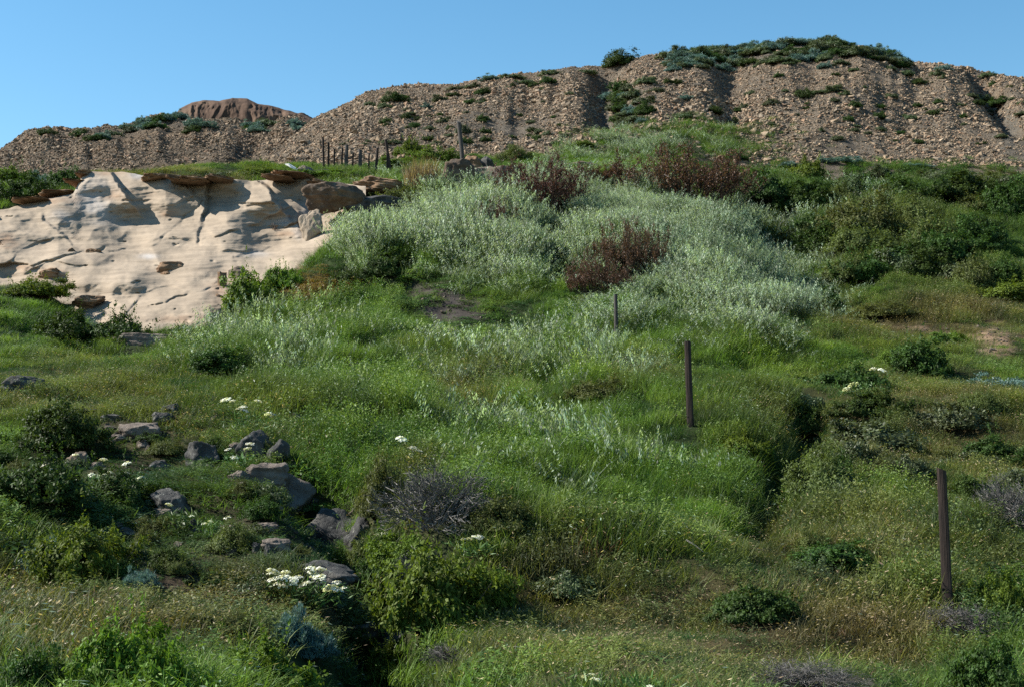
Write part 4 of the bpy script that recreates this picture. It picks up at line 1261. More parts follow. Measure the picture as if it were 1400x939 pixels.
shrub('bright', 665, 840, 90, 60, 'soft green bush right of the largest yellow green bush')
shrub('grey', 592, 742, 150, 108, 'large grey twiggy brush pile beside the white flowers, mid slope')
shrub('olive', 520, 720, 80, 80, 'olive stemmed plant left of the large grey twiggy brush')
shrub('grey', 578, 808, 80, 46, 'small grey twiggy brush among yellow green bushes')
shrub('grey', 620, 910, 90, 30, 'low bare twigs at the foot of the yellow green bush')
shrub('dark', 150, 470, 116, 56, 'dark green shrub on the rim above the long grey ledge')
shrub('dark', 85, 468, 90, 48, 'dark green shrub on the rim left of the one above the ledge')
shrub('olive', 190, 458, 90, 40, 'brownish green shrub at the rim above right end of the long grey ledge')
shrub('bright', 40, 412, 90, 34, 'bright green bush at the left below the sandstone')
shrub('bright', 110, 424, 70, 28, 'bright green bush right below the brown ledge of the sandstone')
shrub('bright', 340, 436, 90, 66, 'bright green bush hugging the right foot of the sandstone')
shrub('bright', 385, 400, 60, 40, 'green bush between the sandstone and the orange tinted ground cover')
shrub('dark', 290, 522, 116, 40, 'dark low shrub in grass right of the long grey ledge')
shrub('dark', 245, 470, 70, 24, 'dark green bush at the foot of the sandstone right of the grey ledge')
shrub('dock', 412, 370, 84, 66, 'russet brown dead plants beside the right end of the sandstone')
shrub('dark', 535, 392, 100, 48, 'dark green bush in the hollow under the pale oat mound')
shrub('dark', 470, 400, 80, 34, 'dark leafy bush left of the hollow under the oat mound')
# the mound
shrub('dock', 734, 290, 116, 96, 'russet dead plant clump on the left of the mound crest beside the pale slab')
shrub('dock', 946, 286, 166, 98, 'largest russet dead plant clump on the right of the mound crest')
shrub('dock', 862, 384, 92, 98, 'russet dead plant clump in the middle of the pale oats')
shrub('dock', 818, 404, 76, 76, 'lower left part of the russet stand in the middle of the pale oats')
shrub('dock', 672, 330, 66, 66, 'thin brownish dead stems in pale oats left of centre')
shrub('dock', 825, 252, 100, 30, 'low russet strip between the two crest clumps')
shrub('straw', 576, 264, 56, 36, 'straw coloured grass clump left of the upright brown block')
shrub('olive', 545, 292, 100, 34, 'olive bush behind the long knobbly dark rock')
shrub('dark', 600, 284, 80, 34, 'dark green bush at the left foot of the upright brown block')
shrub('bright', 560, 216, 46, 26, 'round bright green bush on the ridge right of the post row')
shrub('bright', 598, 224, 66, 24, 'wide bright green bush between post row and the leaning grey post')
shrub('bright', 545, 232, 60, 18, 'low bright green bush just right of the post row')
shrub('grey', 556, 242, 34, 12, 'small patch of grey brush below the round bright bush on the ridge')
shrub('olive', 700, 222, 60, 22, 'pale green bush at the foot of the rubble right of the leaning post')
# ledge at the upper left
for px, pb, w, h, k, lab in [(28, 278, 80, 44, 'dark', 'dark green shrub on the far left rim of the sandstone'),
                             (84, 262, 66, 32, 'dark', 'dark green shrub just left of the sandstone buttress'),
                             (55, 262, 50, 26, 'blue', 'blue grey shrub between two dark ones on the left sandstone rim'),
                             (5, 252, 60, 22, 'bright', 'green shrub at the left edge under the rubble'),
                             (355, 243, 60, 16, 'bright', 'low green shrub on the sandstone rim left of the white plank'),
                             (300, 246, 50, 12, 'hill', 'low dull shrub on the rim above the sandstone crack'),
                             (440, 244, 90, 14, 'bright', 'strip of low green growth at the foot of the post row')]:
    shrub(k, px, pb, w, h, lab)

# right slope
RIGHT = 'green bushes crowding the right slope below the rubble'
for px, pb, w, h, k, lab in [
        (1108, 250, 64, 36, 'bright', 'round bright bush against the rubble foot at the top of the right slope'),
        (1250, 285, 130, 48, 'dark', None), (1330, 282, 120, 46, 'dark', None), (1390, 300, 90, 56, 'dark', None), (1180, 262, 80, 30, 'dark', None),
        (1300, 254, 100, 26, 'hill', None), (1390, 256, 80, 24, 'hill', None), (1210, 246, 70, 18, 'hill', None),
        (1190, 330, 130, 60, 'olive', 'pale olive bush between the dark gully and the dark bushes on the right'),
        (1290, 350, 120, 54, 'olive', 'wide olive bush in the middle of the right slope'), (1255, 320, 90, 44, 'olive', None), (1340, 332, 90, 44, 'dark', None),
        (1165, 390, 80, 44, 'olive', None), (1240, 378, 90, 40, 'hill', None), (1375, 402, 90, 48, 'dark', 'dark bush at the right edge above the orange earth patch'),
        (1050, 290, 100, 56, 'dark', 'dark bush in shade right of the largest russet clump'), (1105, 300, 90, 50, 'dark', None), (1130, 345, 90, 40, 'dark', None), (1065, 345, 80, 30, 'dark', None),
        (1330, 392, 80, 36, 'hill', None), (1135, 432, 70, 40, 'dark', 'dark bush at the right foot of the pale oat mound'),
        (1265, 520, 100, 54, 'dark', 'dark green bush below the orange earth patch'),
        (1165, 532, 120, 46, 'dark', 'low dark bush with a few white flowers, left of the bush below the earth patch'),
        (1375, 540, 120, 26, 'blue', 'blue green mat of low plants at the right edge'),
        (1230, 500, 60, 26, 'bright', 'small yellow green bush left of the orange earth patch'),
        (1300, 478, 60, 24, 'bright', 'small yellow green bush at the lip of the shaded earth bank'),
        (1220, 440, 110, 26, 'olive', 'olive growth overhanging the shaded earth bank'),
        (1210, 625, 150, 50, 'hill', 'brownish green shrub between the mid slope post and the right edge'),
        (1310, 600, 120, 44, 'hill', 'brownish shrub below the blue green mat'),
        (1095, 610, 80, 54, 'dark', 'dark bush at the top of the narrow shaded trench'),
        (1020, 640, 90, 40, 'bright', 'green hummock left of the narrow shaded trench'),
        (1140, 690, 110, 76, 'olive', 'tall soft plant right of the narrow shaded trench'),
        (1150, 790, 150, 36, 'dark', 'dark green mat at the bottom of the narrow shaded trench'),
        (1048, 858, 130, 60, 'dark', 'dark bush in dry grass at the lower right of centre'),
        (1325, 880, 110, 48, 'grey', 'grey twiggy brush left of the lower right corner, at foot of the tallest post'),
        (1385, 730, 90, 84, 'grey', 'grey twiggy brush at the right edge beside the tallest post'),
        (1375, 965, 120, 90, 'dark', 'dark green bush in the lower right corner'),
        (1380, 850, 80, 70, 'bright', 'green bush at the right edge behind the corner bush'),
        (1110, 950, 160, 40, 'grey', 'low grey twigs at the bottom edge right of centre'),
        (820, 556, 100, 34, 'olive', 'rounded olive hummock in the middle of the bright grass'),
        (690, 740, 120, 50, 'olive', None), (780, 830, 110, 44, 'hill', 'brown green hummock in dry grass below centre')]:
    shrub(k, px, pb, w, h, lab or ('%s bush in the crowd of bushes on the right slope below the rubble' % {'dark': 'dark green', 'olive': 'olive', 'hill': 'dull green'}[k] if px > 800 else 'olive hummock right of the large grey twiggy brush'),
          RIGHT if lab is None and px > 800 else None)

rs = random.Random(31)
for i in range(34):
    px, pb = rs.uniform(1120, 1420), rs.uniform(248, 425)
    if (px - 1355) ** 2 / 3000 + (pb - 450) ** 2 / 900 < 1.4 or px < 1180 and pb > 330: continue
    k = rs.choices(['dark', 'olive', 'hill', 'bright'], [7, 3, 2, 1])[0]
    sz = 0.7 + (pb - 240) / 260
    shrub(k, px, pb, rs.uniform(50, 105) * sz, rs.uniform(22, 42) * sz, {'dark': 'dark green', 'olive': 'olive', 'hill': 'dull green', 'bright': 'bright green'}[k] + ' bush in the crowd of bushes on the right slope below the rubble', RIGHT)

rs = random.Random(99)
for i in range(22):
    px, pb = rs.uniform(1080, 1420), rs.uniform(560, 800)
    if abs(px - 1294) < 45: continue
    k = rs.choices(['olive', 'hill', 'dark'], [4, 3, 2])[0]
    shrub(k, px, pb, rs.uniform(60, 120), rs.uniform(26, 50), {'dark': 'dark green', 'olive': 'olive', 'hill': 'dull green'}[k] + ' tangled bush in the rough growth around the nearest post on the right', 'tangled bushes of the lower right')
rs = random.Random(77)
LOWL = 'small shrubs between the rocks of the lower left'
for i in range(44):
    px, pb = rs.uniform(-20, 430), rs.uniform(600, 870)
    k = rs.choices(['dark', 'olive', 'hill'], [4, 3, 3])[0]
    shrub(k, px, pb, rs.uniform(34, 72), rs.uniform(16, 32), {'dark': 'small dark green', 'olive': 'small olive', 'hill': 'small dull green'}[k] + ' shrub growing between the rocks at the lower left', LOWL)

# ---- shrubs of the two hills
def on_hill(px, pyb):
    return hit(px, pyb)
shrub('darkhill', 850, 95, 74, 27, 'round dark green bush on the skyline left of the hill top', surf=z_hill_a)
rs = random.Random(12)
crest = 'shrubs carpeting the top of the rubble hill'
for i in range(90):
    px = rs.uniform(925, 1236)
    top = float(interp(np.array([px]), SKY_A)[0])
    pb = top + rs.random() ** 1.5 * (24 if px < 1180 else 10) + 2
    k = rs.choices(['darkhill', 'hill', 'blue'], [3, 5, 4])[0]
    shrub(k, px, pb, rs.uniform(28, 56), rs.uniform(9, 16), {'blue': 'blue grey shrub', 'hill': 'dull green shrub', 'darkhill': 'dark green shrub'}[k] + ' in the carpet covering the very top of the rubble hill', crest, surf=z_hill_a, keep=False)
for px, pb, w, h, k, lab in [
        (925, 92, 50, 12, 'hill', 'dull green shrub just left of the carpeted hill top'), (922, 100, 26, 12, 'blue', 'blue grey shrub on the rubble right of the round skyline bush'),
        (985, 98, 40, 10, 'blue', 'pale blue grey shrub at the lower edge of the carpeted hill top'), (1128, 96, 24, 11, 'blue', 'blue grey shrub on the rubble under the carpeted hill top'),
        (960, 96, 26, 10, 'hill', 'dull shrub left of the pale blue grey one on the rubble'),
        (1292, 97, 24, 9, 'blue', 'lone blue grey shrub on the skyline right of the hill top'), (1352, 108, 30, 10, 'hill', 'dull shrub on the right skyline'),
        (852, 124, 40, 14, 'dark', 'upper dark green shrub in the gully patch of the rubble hill'), (836, 138, 34, 15, 'blue', 'pale blue shrub left of the gully patch, largest blue one there'),
        (870, 136, 40, 14, 'hill', 'dull green shrub at the right of the gully patch'), (848, 152, 40, 13, 'hill', 'dull green shrub in the middle of the gully patch'),
        (882, 160, 34, 17, 'dark', 'lowest dark green shrub in the gully patch'), (862, 156, 26, 10, 'blue', 'small blue shrub near the bottom of the gully patch'),
        (880, 170, 24, 9, 'blue', 'lowest small blue shrub of the gully patch'), (900, 128, 34, 8, 'hill', 'flat dull shrub right of the gully patch'),
        (918, 117, 34, 10, 'darkhill', 'dark green shrub on open rubble above right of the gully patch'), (940, 140, 30, 10, 'blue', 'flat blue grey shrub on open rubble above the green tongue'),
        (975, 158, 36, 14, 'darkhill', 'dark green shrub at the right tip of the green tongue on the rubble'), (935, 165, 44, 12, 'hill', 'olive shrub on top of the green tongue on the rubble'),
        (1100, 138, 30, 18, 'darkhill', 'dark shrub in the middle of the right rubble face'), (1142, 128, 44, 10, 'hill', 'olive shrub on the upper right rubble face'),
        (1118, 130, 34, 8, 'hill', 'flat olive shrub on the upper right rubble face'), (1260, 118, 40, 11, 'darkhill', 'dark shrub on the far right rubble near the skyline'),
        (1375, 140, 44, 14, 'darkhill', 'dark shrub at the right edge of the rubble'), (1340, 140, 44, 12, 'hill', 'dull shrub left of the dark one at the right edge of the rubble'),
        (542, 143, 44, 17, 'darkhill', 'dark shrub just below the skyline on the left shoulder of the rubble hill'), (582, 150, 18, 8, 'blue', 'blue grey shrub on the left shoulder of the rubble hill'),
        (602, 140, 30, 10, 'hill', 'dull shrub right of the blue grey one on the left shoulder'), (587, 180, 20, 9, 'hill', 'small dull shrub on rubble left of the leaning grey post'),
        (634, 185, 22, 14, 'hill', 'dull shrub on rubble directly behind the leaning grey post'), (628, 124, 50, 7, 'hill', 'flat shrub on the skyline above the leaning post'),
        (720, 118, 44, 10, 'hill', 'dull shrub below the skyline left of the gully patch'), (670, 112, 40, 9, 'blue', 'blue grey shrub on the skyline left of the pale rubble rib'),
        (755, 104, 40, 9, 'hill', 'dull shrub on the skyline above the pale rubble rib'), (700, 108, 40, 8, 'hill', 'flat dull shrub on the skyline right of the blue grey one'),
        (800, 102, 30, 8, 'hill', 'flat dull shrub on the skyline left of the round dark bush'), (648, 122, 30, 8, 'hill', 'flat dull shrub below the skyline above the post'),
        (1080, 232, 44, 12, 'blue', 'pale blue plants along the rubble foot left of the round bright bush'), (1150, 226, 70, 12, 'blue', 'pale blue plants along the rubble foot right of the round bright bush'),
        (1250, 232, 60, 10, 'blue', 'pale blue plants at the rubble foot farther right'), (1010, 222, 40, 14, 'dark', 'dark shrub at the lower right of the green tongue'),
        (830, 196, 44, 14, 'hill', 'dull shrub at the foot of the dark furrow'), (800, 204, 40, 12, 'bright', 'green shrub at the rubble foot left of the dark furrow')]:
    shrub(k, px, pb, w, h, lab, keep=False)
for i in range(16):
    f = rs.random()
    px, pb = 838 + 50 * rs.random() + 10 * f, 112 + 62 * f
    k = rs.choices(['blue', 'hill', 'darkhill'], [3, 4, 3])[0]
    shrub(k, px, pb, rs.uniform(24, 42), rs.uniform(9, 15), {'blue': 'blue grey', 'hill': 'dull green', 'darkhill': 'dark green'}[k] + ' shrub crowded in the gully patch of the rubble hill', 'shrubs in the gully patch', keep=False)
def scrub():
    pts, scl = [], []
    for i in range(190):
        px, f = rs.uniform(440, 1420), rs.random()
        top = float(interp(np.array([px]), SKY_A)[0])
        pb = top + 8 + f * (200 - top) * 0.9
        if 800 < px < 1000 and pb > 90: continue
        P = hit(px, pb, z_hill_a)
        w = rs.uniform(10, 26) * P[1] / F_PX
        pts.append(P - np.array([0, 0, .03])); scl.append([w, w, w * rs.uniform(.8, 1.3)])
    n = len(pts)
    coll = proto_collection('scrub_kinds', [v[0][0] for v in SHRUBS['hill'] + SHRUBS['darkhill']])
    rng = np.random.default_rng(4)
    o = instancer('scrub', pts, np.stack([np.zeros(n), np.zeros(n), rng.random(n) * 6.28], 1), scl, rng.integers(0, 6, n), np.ones((n, 3)), coll)
    tag(o, 'small dull green scrub tufts scattered over the bare rubble face', 'scrub', None, 'stuff')
scrub()
for i in range(30):
    px = rs.uniform(90, 430)
    top = float(interp(np.array([px]), SKY_B)[0])
    pb = top + (4 + rs.random() * 12 if px < 250 else 12 + rs.random() * 14)
    k = rs.choices(['blue', 'darkhill', 'hill'], [5, 4, 3])[0]
    shrub(k, px, pb, rs.uniform(22, 44), rs.uniform(8, 13), {'blue': 'blue grey', 'hill': 'dull green', 'darkhill': 'dark green'}[k] + ' shrub in the band along the crest of the left rubble hill', 'shrubs along the crest of the left hill', surf=z_hill_b, keep=False)
for px, pb, lab in [(60, 186, 'dark tuft on the skyline at the far left of the left hill'), (215, 168, 'dark shrub on the skyline left of the clay knob'), (228, 166, 'dark shrub touching the left side of the clay knob'), (352, 163, 'dull shrub on top of the clay knob crest')]:
    shrub('darkhill', px, pb, 30, 11, lab, surf=z_hill_b, keep=False)

# ================================================================== WHITE FLOWERS
M_PETAL = leaf_material('white_petal', color=(0.72, 0.72, 0.62), trans=0.3, var=0.15)
M_STEM = leaf_material('green_stem', color=(0.07, 0.13, 0.03), trans=0.2, var=0.4)
def umbel(seed):
    rng = np.random.default_rng(seed)
    n = 70
    r, a = np.sqrt(rng.random(n)), rng.random(n) * 2 * PI
    P = np.stack([r * np.cos(a), r * np.sin(a), 0.28 * (1 - r * r) + rng.normal(0, .06, n)], 1)
    Nn = np.stack([np.cos(a) * r * .5, np.sin(a) * r * .5, np.ones(n)], 1) + rng.normal(0, .3, (n, 3))
    v, q = leaf_quads(P, Nn, .42, rng, .8)
    s = Soup(); s.add(v, q, None, np.repeat(rng.random(n), 4), 0)
    A = np.tile(np.array([[0, 0, -.75]]), (16, 1)); B = P[:16] * .9 - np.array([0, 0, .05])
    v, q, b = strips(A, B, .05, rng, .03); s.add(v, q, None, b, 1)
    return s.mesh('flower_head', [M_PETAL, M_STEM])
UMBELS = [umbel(i) for i in range(3)]
def flowers(px, pyb, label, heads, rpx=6.0, foliage=True, Y=None):
    """heads: list of photograph pixels of the flower heads"""
    P = at(px, pyb, Y) if Y else hit(px, pyb)
    k = P[1] / F_PX
    root = empty('white_flower_plant', P)
    rng = np.random.default_rng(int(px * 7 + pyb))
    A, B = [], []
    for hx, hy in heads:
        c = np.array([(hx - px) * k, rng.uniform(-.15, .15) - 0.05, (pyb - hy) * k])
        o = obj('flower_head', UMBELS[rng.integers(3)], root)
        o.location = c
        r = rpx * k * rng.uniform(.85, 1.4)
        o.scale = (r, r, r)
        o.rotation_euler = (rng.normal(.15, .2), rng.normal(0, .2), rng.random() * 6)
        A.append([c[0] * .3 + rng.normal(0, .02), c[1] * .3, -.05]); B.append(c - np.array([0, 0, r * .7]))
    s = Soup(); v, q, b = strips(np.array(A), np.array(B), .008, rng, .05); s.add(v, q, None, b, 0)
    hs = np.array(heads, float)
    sx = max((hs[:, 0].max() - hs[:, 0].min()) * k * .6, .12); ht = (pyb - hs[:, 1].mean()) * k
    n = 260
    Pl = np.stack([(hs[:, 0].mean() - px) * k + rng.normal(0, .6, n) * sx, rng.normal(0, .12, n), np.abs(rng.random(n)) * ht * .8], 1)
    D = rng.normal(size=(n, 3)); D[:, 2] = np.abs(D[:, 2])
    v, q, b = diamonds(Pl, D, .09, .012, rng); s.add(v, q, None, b, 0)
    obj('stems', s.mesh('stems', [M_STEM]), root)
    tag(root, label, 'flowering plant', None)
def spread(cx, cyy, rx, ry, n, seed):
    r = random.Random(seed)
    return [(cx + rx * r.uniform(-1, 1), cyy + ry * r.uniform(-1, 1)) for _ in range(n)]
flowers(410, 830, 'dense cluster of about twenty white flower heads in front of the speckled slab', spread(408, 790, 36, 12, 17, 1) + spread(452, 800, 16, 5, 5, 2), 7.5)
flowers(345, 600, 'white flowers above the touching pair of boulders', [(312, 547), (318, 548), (330, 556), (326, 559), (334, 561), (352, 548), (368, 566), (373, 567)], 5.5)
flowers(345, 640, 'white flowers against the left rounded boulder of the touching pair', [(343, 607), (338, 613), (314, 614), (324, 625), (325, 657)], 5.0)
flowers(82, 680, 'three white flowers at the left end of the row over the dark leafy shrub', [(65, 636), (80, 640), (99, 622)], 5.0)
flowers(140, 680, 'white flowers in the middle of the row over the dark leafy shrub', [(125, 649), (136, 650), (147, 628), (148, 646), (146, 649)], 5.0)
flowers(178, 685, 'three white flowers at the right end of the row over the dark leafy shrub', [(171, 634), (168, 648), (190, 653)], 5.0)
flowers(545, 650, 'greenish white flowers behind the large grey twiggy brush', [(549, 600), (565, 612), (570, 616), (560, 622), (530, 634), (525, 630), (540, 640), (505, 648), (585, 627), (578, 634)], 6.0)
flowers(523, 755, 'pair of white flower heads at the left foot of the grey twiggy brush', [(516, 732), (526, 728), (521, 733)], 6.5)
flowers(645, 760, 'white flowers at the right foot of the grey twiggy brush', [(635, 738), (643, 735), (650, 733), (655, 734), (683, 758)], 5.0)
flowers(810, 955, 'pair of white flowers at the bottom edge, left of the single one', [(806, 928), (813, 925)], 7.0)
flowers(886, 955, 'single white flower at the bottom edge', [(886, 932)], 7.0)
flowers(293, 735, 'few white flowers on bare soil left of the low pale rock', [(278, 717), (290, 712), (310, 708)], 4.5)
flowers(246, 725, 'two white flowers beside the sloping dark rock', [(263, 705), (230, 690)], 4.5)
flowers(1175, 540, 'white flowers on the low dark bush below the earth patch', [(1158, 532), (1162, 534), (1205, 506), (1195, 504), (1165, 526)], 5.5)
flowers(58, 785, 'two white flower heads on the blue green feathery bush', [(63, 757), (22, 770)], 5.5)

# dead pale stalks lying in the grass
def stalk(p0, p1, label, thick=0.008):
    A, B = hit(*p0), hit(*p1)
    B = at(p1[0], p1[1], A[1] - 0.15)
    A = A + np.array([0, -.1, .14]); B = B + np.array([0, 0, .14])
    rng = np.random.default_rng(int(p0[0]))
    v, q, b = strips(A[None], B[None], thick * 1.6, rng, .03)
    v2, q2, b2 = strips((A * .6 + B * .4)[None], (B + np.array([-.1, 0, .14]))[None], thick, rng, .05)
    s = Soup(); s.add(v, q, None, b, 0); s.add(v2, q2, None, b2, 0)
    M = leaf_material('pale_stalk', color=(0.42, 0.38, 0.30), trans=0, var=.2)
    tag(obj('dead_stalk', s.mesh('dead_stalk', [M])), label, 'dead stalk')
stalk((936, 757), (962, 775), 'pale dead stalk lying in dry grass left of the dark trench mat')
stalk((500, 872), (548, 868), 'arched brown bare stem over the dark gully', 0.012)

# ================================================================== RUBBLE STONES (uncountable)
def scatter_hill(fn, others, n, px0, px1, y0, y1, seed, tones, size, clear):
    rng = np.random.default_rng(seed)
    y = y0 + (y1 - y0) * rng.random(n) ; px = px0 + (px1 - px0) * rng.random(n)
    x = (px - CX) / F_PX * y * 1.0135
    z = fn(x, y)
    ok = np.ones(n, bool)
    for g in others:
        ok &= z > g(x, y) - 0.05
    qx, qy = project(x, y, z)
    ok &= rng.random(n) > field(qx, qy, clear)
    dens = 0.85 + 1.3 * fbm(x / 3.0, y / 5.0, z / 5.0, 3, seed)
    ok &= rng.random(n) < dens
    x, y, z = x[ok], y[ok], z[ok]
    m = len(x)
    sc = size * np.exp(rng.normal(0, 0.55, m)) * (0.9 + 0.5 * fbm(x / 6, y / 6, 0, 2, seed + 3))
    sc = np.clip(sc, 0.04, 0.42)
    tn = np.array([1.06, 1.0, 0.92]) * np.array(tones)[rng.integers(0, len(tones), m)] * (0.75 + 0.5 * rng.random((m, 1)))
    rot = np.stack([rng.normal(0, .35, m), rng.normal(0, .35, m), rng.random(m) * 6.28], 1)
    return np.stack([x, y, z + sc * .10], 1), rot, np.stack([sc, sc * rng.uniform(.6, 1, m), sc * rng.uniform(.4, .9, m)], 1), tn
stones = []
for i in range(9):
    rs_ = np.random.default_rng(700 + i)
    bm = bmesh.new()
    for q in range(13):
        v = rs_.uniform(-1, 1, 3); v /= max(np.abs(v).max(), .3) ** .6
        bm.verts.new(v * np.array([.55, .46, .40]))
    r_ = bmesh.ops.convex_hull(bm, input=bm.verts)
    bmesh.ops.delete(bm, geom=[g for g in set(r_['geom_interior'] + r_['geom_unused']) if isinstance(g, bmesh.types.BMVert)], context='VERTS')
    me = bpy.data.meshes.new('stone'); bm.to_mesh(me); bm.free()
    me.materials.append(M_STONE)
    stones.append(me)
C_STONE = proto_collection('stone_kinds', stones)
TONES = [(0.225, 0.18, 0.133), (0.195, 0.16, 0.122), (0.25, 0.20, 0.147), (0.175, 0.153, 0.125), (0.232, 0.165, 0.118), (0.29, 0.24, 0.185)]
CLEAR_A = [(830, 150, 10, 34, .9), (1050, 70, 190, 18, .9), (850, 150, 40, 34, .6), (930, 200, 110, 24, .95), (1378, 180, 10, 36, .7)]
a = scatter_hill(z_hill_a, [z_ground, z_hill_b], 210000, 330, 1560, 63, 94, 5, TONES, 0.084, CLEAR_A)
b = scatter_hill(z_hill_b, [z_ground, z_hill_a], 95000, -150, 480, 72, 106, 6, [(t[0] * .82, t[1] * .82, t[2] * .82) for t in TONES], 0.105, [(200, 172, 130, 14, .7)])
J = [np.concatenate([a[i], b[i]]) for i in range(4)]
o = instancer('rubble_stones', J[0], J[1], J[2], np.random.default_rng(1).integers(0, 9, len(J[0])), J[3], C_STONE)
tag(o, 'loose tan stones covering both rubble hills', 'rubble', None, 'stuff')

def pebbles():
    rng = np.random.default_rng(9)
    n = 60000
    y = np.sqrt(rng.uniform(36, 1600, n)); x = (rng.random(n) * 2 - 1) * .45 * y
    z = z_ground(x, y); px, py = project(x, y, z)
    ok = rng.random(n) < field(px, py, Z_SOIL) * .8
    x, y, z = x[ok], y[ok], z[ok]; m = len(x)
    sc = np.clip(0.035 * np.exp(rng.normal(0, .6, m)), .015, .16)
    tn = np.array([0.11, 0.09, 0.072]) * (0.5 + 1.1 * rng.random((m, 1)))
    o = instancer('soil_pebbles', np.stack([x, y, z + sc * .1], 1), rng.normal(0, .4, (m, 3)) + np.array([0, 0, 1]) * rng.random((m, 1)) * 6, np.stack([sc, sc * .8, sc * .6], 1), rng.integers(0, 9, m), tn, C_STONE)
    tag(o, 'small pebbles and clods on the patches of bare soil', 'pebbles', None, 'stuff')
pebbles()

# ================================================================== GRASS (uncountable)
def sow():
    rng = np.random.default_rng(17)
    n = 215000
    y = np.sqrt(rng.uniform(6.0 ** 2, 70.0 ** 2, n))
    x = (rng.random(n) * 2 - 1) * (0.46 * y + 1.5)
    zg = z_ground(x, y)
    za = np.maximum(z_hill_a(x, y), z_hill_b(x, y))
    z = np.maximum(zg, za)
    px, py = project(x, y, z)
    tongue = field(px, py, [(925, 200, 120, 26, 1), (985, 185, 60, 26, 1), (1260, 232, 240, 10, .8)])
    ok = (zg > za - 0.02) | (rng.random(n) < tongue * 0.9)
    # density per square metre falls with distance
    ok &= rng.random(n) < np.clip(25.0 / y, 0.34, 1.0)
    # the rock face stays bare
    inface = (px > -230) & (px < 440) & (py > interp(px, TOP_S) - 2) & (y > sand_depth(px, np.clip(py, 232, 489)) - 0.25) & (y < 47.0)
    ok &= ~inface
    soil = field(px, py, Z_SOIL)
    ok &= rng.random(n) > soil * 0.9
    x, y, z, px, py, soil = x[ok], y[ok], z[ok], px[ok], py[ok], soil[ok]
    K = np.array(KEEP_OUT)
    cell = {}
    for kx, ky, kr in K:
        m = (np.abs(x - kx) < kr) & (np.abs(y - ky) < kr)
        m[m] = np.hypot(x[m] - kx, y[m] - ky) < kr
        x, y, z, px, py, soil = x[~m], y[~m], z[~m], px[~m], py[~m], soil[~m]
    m = len(x)
    n1 = fbm(x / 1.8, y / 1.8, 0, 3, 31); n2 = fbm(x / 0.6, y / 0.6, 0, 2, 33); n3 = fbm(x / 4.5, y / 4.5, 0, 2, 35)
    jx, jy = px + 22 * n1, py + 14 * n2
    ws, wd, wl = field(jx, jy, Z_SILVER), field(jx, jy, Z_DRY), field(jx, jy, Z_LEAFY)
    tongue = field(jx, jy, [(925, 205, 120, 24, 1)])
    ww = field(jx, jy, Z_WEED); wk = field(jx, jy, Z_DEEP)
    n4 = fbm(x / 0.45, y / 0.45, 0, 2, 37)
    p = np.stack([np.clip(0.75 + 0.5 * n1 - ws ** 1.6 - 0.75 * wd - 0.6 * wl, 0.06, 2), ws ** 2.2 * 1.6 + 0.012 * (ws > .08), wd * 1.2 + 0.02, wl * 1.4 + 0.05 * (n3 > 0), ww * 0.75 + 0.10 * (n2 > .1)], 1)
    p /= p.sum(1, keepdims=True)
    u = rng.random(m)
    kind = (u[:, None] > np.cumsum(p, 1)).sum(1).clip(0, 4)
    r = rng.random((m, 1))
    g = np.array([0.058, 0.130, 0.016]) * (1 - r) + np.array([0.118, 0.192, 0.036]) * r
    olive = np.array([0.102, 0.104, 0.034]) * (0.8 + 0.5 * r)
    silver = np.array([0.075, 0.115, 0.060])  # oat blades paled: sheen put into the tint
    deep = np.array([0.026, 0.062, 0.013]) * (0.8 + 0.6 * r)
    dd = np.clip(wd * 0.9 + 0.35 * n1 + 0.1, 0, 1)[:, None]
    c = g * (1 - dd) + olive * dd
    c = np.where((kind == 1)[:, None], c * 0.5 + silver * 0.5, c)
    c = np.where((kind == 3)[:, None], deep * 0.55 + g * 0.45, c)
    pat = np.clip(-n3 - 0.1, 0, 1)[:, None]
    c = c * (1 - 0.7 * pat) + deep * 0.7 * pat
    c = np.where((kind == 4)[:, None], c * 0.75 + np.array([0.03, 0.05, 0.012]) * 0.5, c)
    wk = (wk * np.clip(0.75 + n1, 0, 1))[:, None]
    c = c * (1 - 0.75 * wk) + deep * 0.8 * 0.75 * wk  # deep zones: dark growth plus painted gully shade
    c = c * np.clip(1 + 0.5 * n2[:, None] + 0.5 * n4[:, None], .25, 2)
    yel = np.clip(n4 - .15, 0, 1)[:, None] * 1.2
    c = c * (1 + yel * np.array([.3, .08, -.1])); c = c * (1 + np.clip(-n4 - .15, 0, 1)[:, None] * np.array([-.2, 0, .8]))
    # hollows between the clumps: short growth, gap shade painted in as a dark tint
    n5 = fbm(x / 1.2, y / 1.9, 0, 3, 39)
    hole = ((n2 + 0.35 * n1 < -0.20) & (rng.random(m) < .65)) | ((n5 < -0.24) & (rng.random(m) < np.where(ws > .25, 1, .75)))
    kind = np.where(hole & (kind == 1), 0, kind)
    c = np.where(hole[:, None], deep, c)
    straw = (np.clip(fbm(x / 1.1, y / 1.1, 9, 2, 71) * 1.6 + .15, 0, 1) * wd * (px > 560))[:, None]
    c = c * (1 - .6 * straw) + np.array([0.175, 0.125, 0.058]) * .6 * straw
    rust = (np.clip(fbm(x / 1.4, y / 1.4, 4, 2, 73) * 2 - .15, 0, 1) * np.maximum(wd, .3 * (px > 900)))[:, None]
    c = c * (1 - .55 * rust) + np.array([0.085, 0.048, 0.026]) * .55 * rust
    red = ((rng.random(m) < 0.05) & (wd > .3) & (kind == 2))[:, None]
    c = np.where(red, np.array([0.11, 0.06, 0.03]), c)
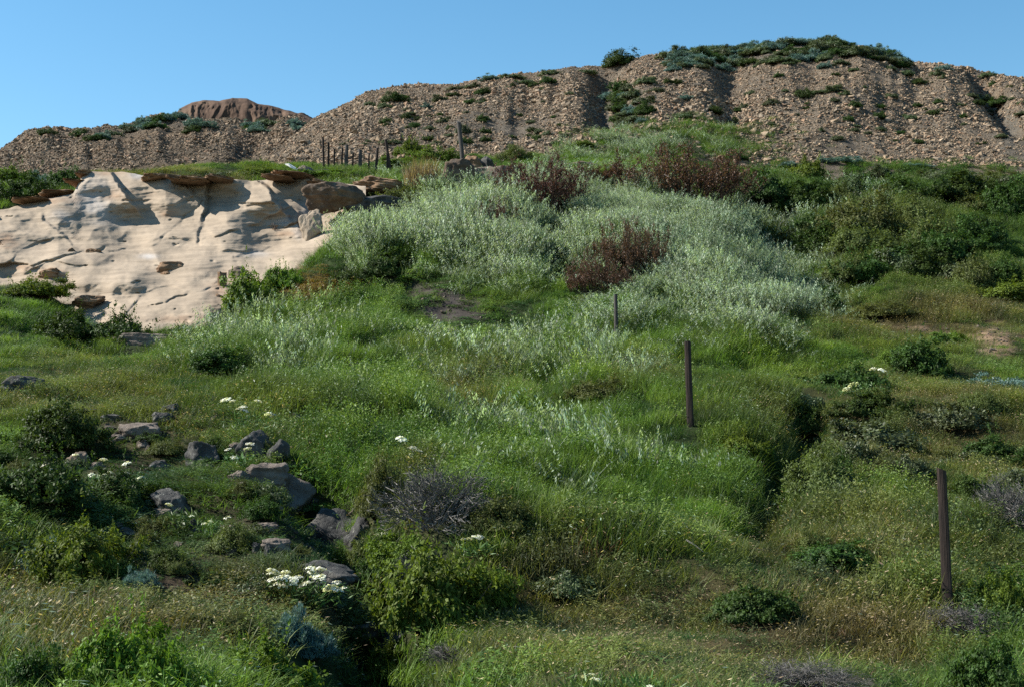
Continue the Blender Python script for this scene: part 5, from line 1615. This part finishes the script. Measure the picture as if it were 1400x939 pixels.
    orange = (field(px, py, [(430, 392, 50, 20, 1)]) > rng.random(m))[:, None]
    c = np.where(orange, np.array([0.16, 0.11, 0.03]), c)
    sc = (0.85 + 0.50 * n1 + 0.25 * n3) * rng.uniform(0.75, 1.25, m) * (1 - 0.5 * soil)
    hf = 0.46 + 0.62 * field(jx, jy, Z_TALL)
    sc = np.where(hole, sc * 0.40, sc * (1.08 + 0.35 * n2 + 0.60 * n5))
    hf = hf * (1 - field(jx, jy, Z_LOW)) * np.where(kind == 4, 1.25, 1)
    hf = np.where((px < 440) & (py < 256), 0.35, hf)
    sc = np.clip(sc, 0.35, 1.7)
    out = []
    for k, (nm, coll, nv, s0, lab, cat) in enumerate([
            ('green_grass', C_GREEN, 6, 1.0, 'bright green grass covering the middle of the slope', 'grass'),
            ('oat_grass', C_OAT, 6, 1.0, 'tall silvery oat grass, thickest on the central mound', 'grass'),
            ('dry_grass', C_DRY, 6, 1.0, 'short olive and tan dry grass, mostly in the foreground', 'grass'),
            ('leafy_undergrowth', C_LEAF, 5, 1.0, 'low broad leaved green ground cover', 'ground cover'),
            ('weeds', C_WEED, 6, 1.0, 'leafy upright green weeds mixed through the grass', 'weeds')]):
        q = kind == k
        cnt = int(q.sum())
        rz = rng.random(cnt) * 6.283
        lx, ly = 0.30 * fbm(x[q] / 1.3, y[q] / 1.3, 0, 2, 61) + 0.06, 0.30 * fbm(x[q] / 1.3, y[q] / 1.3, 5, 2, 62) - 0.06   # lean of the clump
        rot = np.stack([-ly * np.cos(rz) + lx * np.sin(rz) + rng.normal(0, .09, cnt), ly * np.sin(rz) + lx * np.cos(rz) + rng.normal(0, .09, cnt), rz], 1)
        s = sc[q] * s0
        o = instancer(nm, np.stack([x[q], y[q], z[q] - 0.02], 1), rot, np.stack([s ** .5 * rng.uniform(.85, 1.2, cnt)] * 2 + [s * hf[q]], 1), rng.integers(0, nv, cnt), np.clip(c[q], 0.003, 1), coll)
        tag(o, lab, cat, None, 'stuff')
        out.append(cnt)
    print('SOWN', out)
sow()
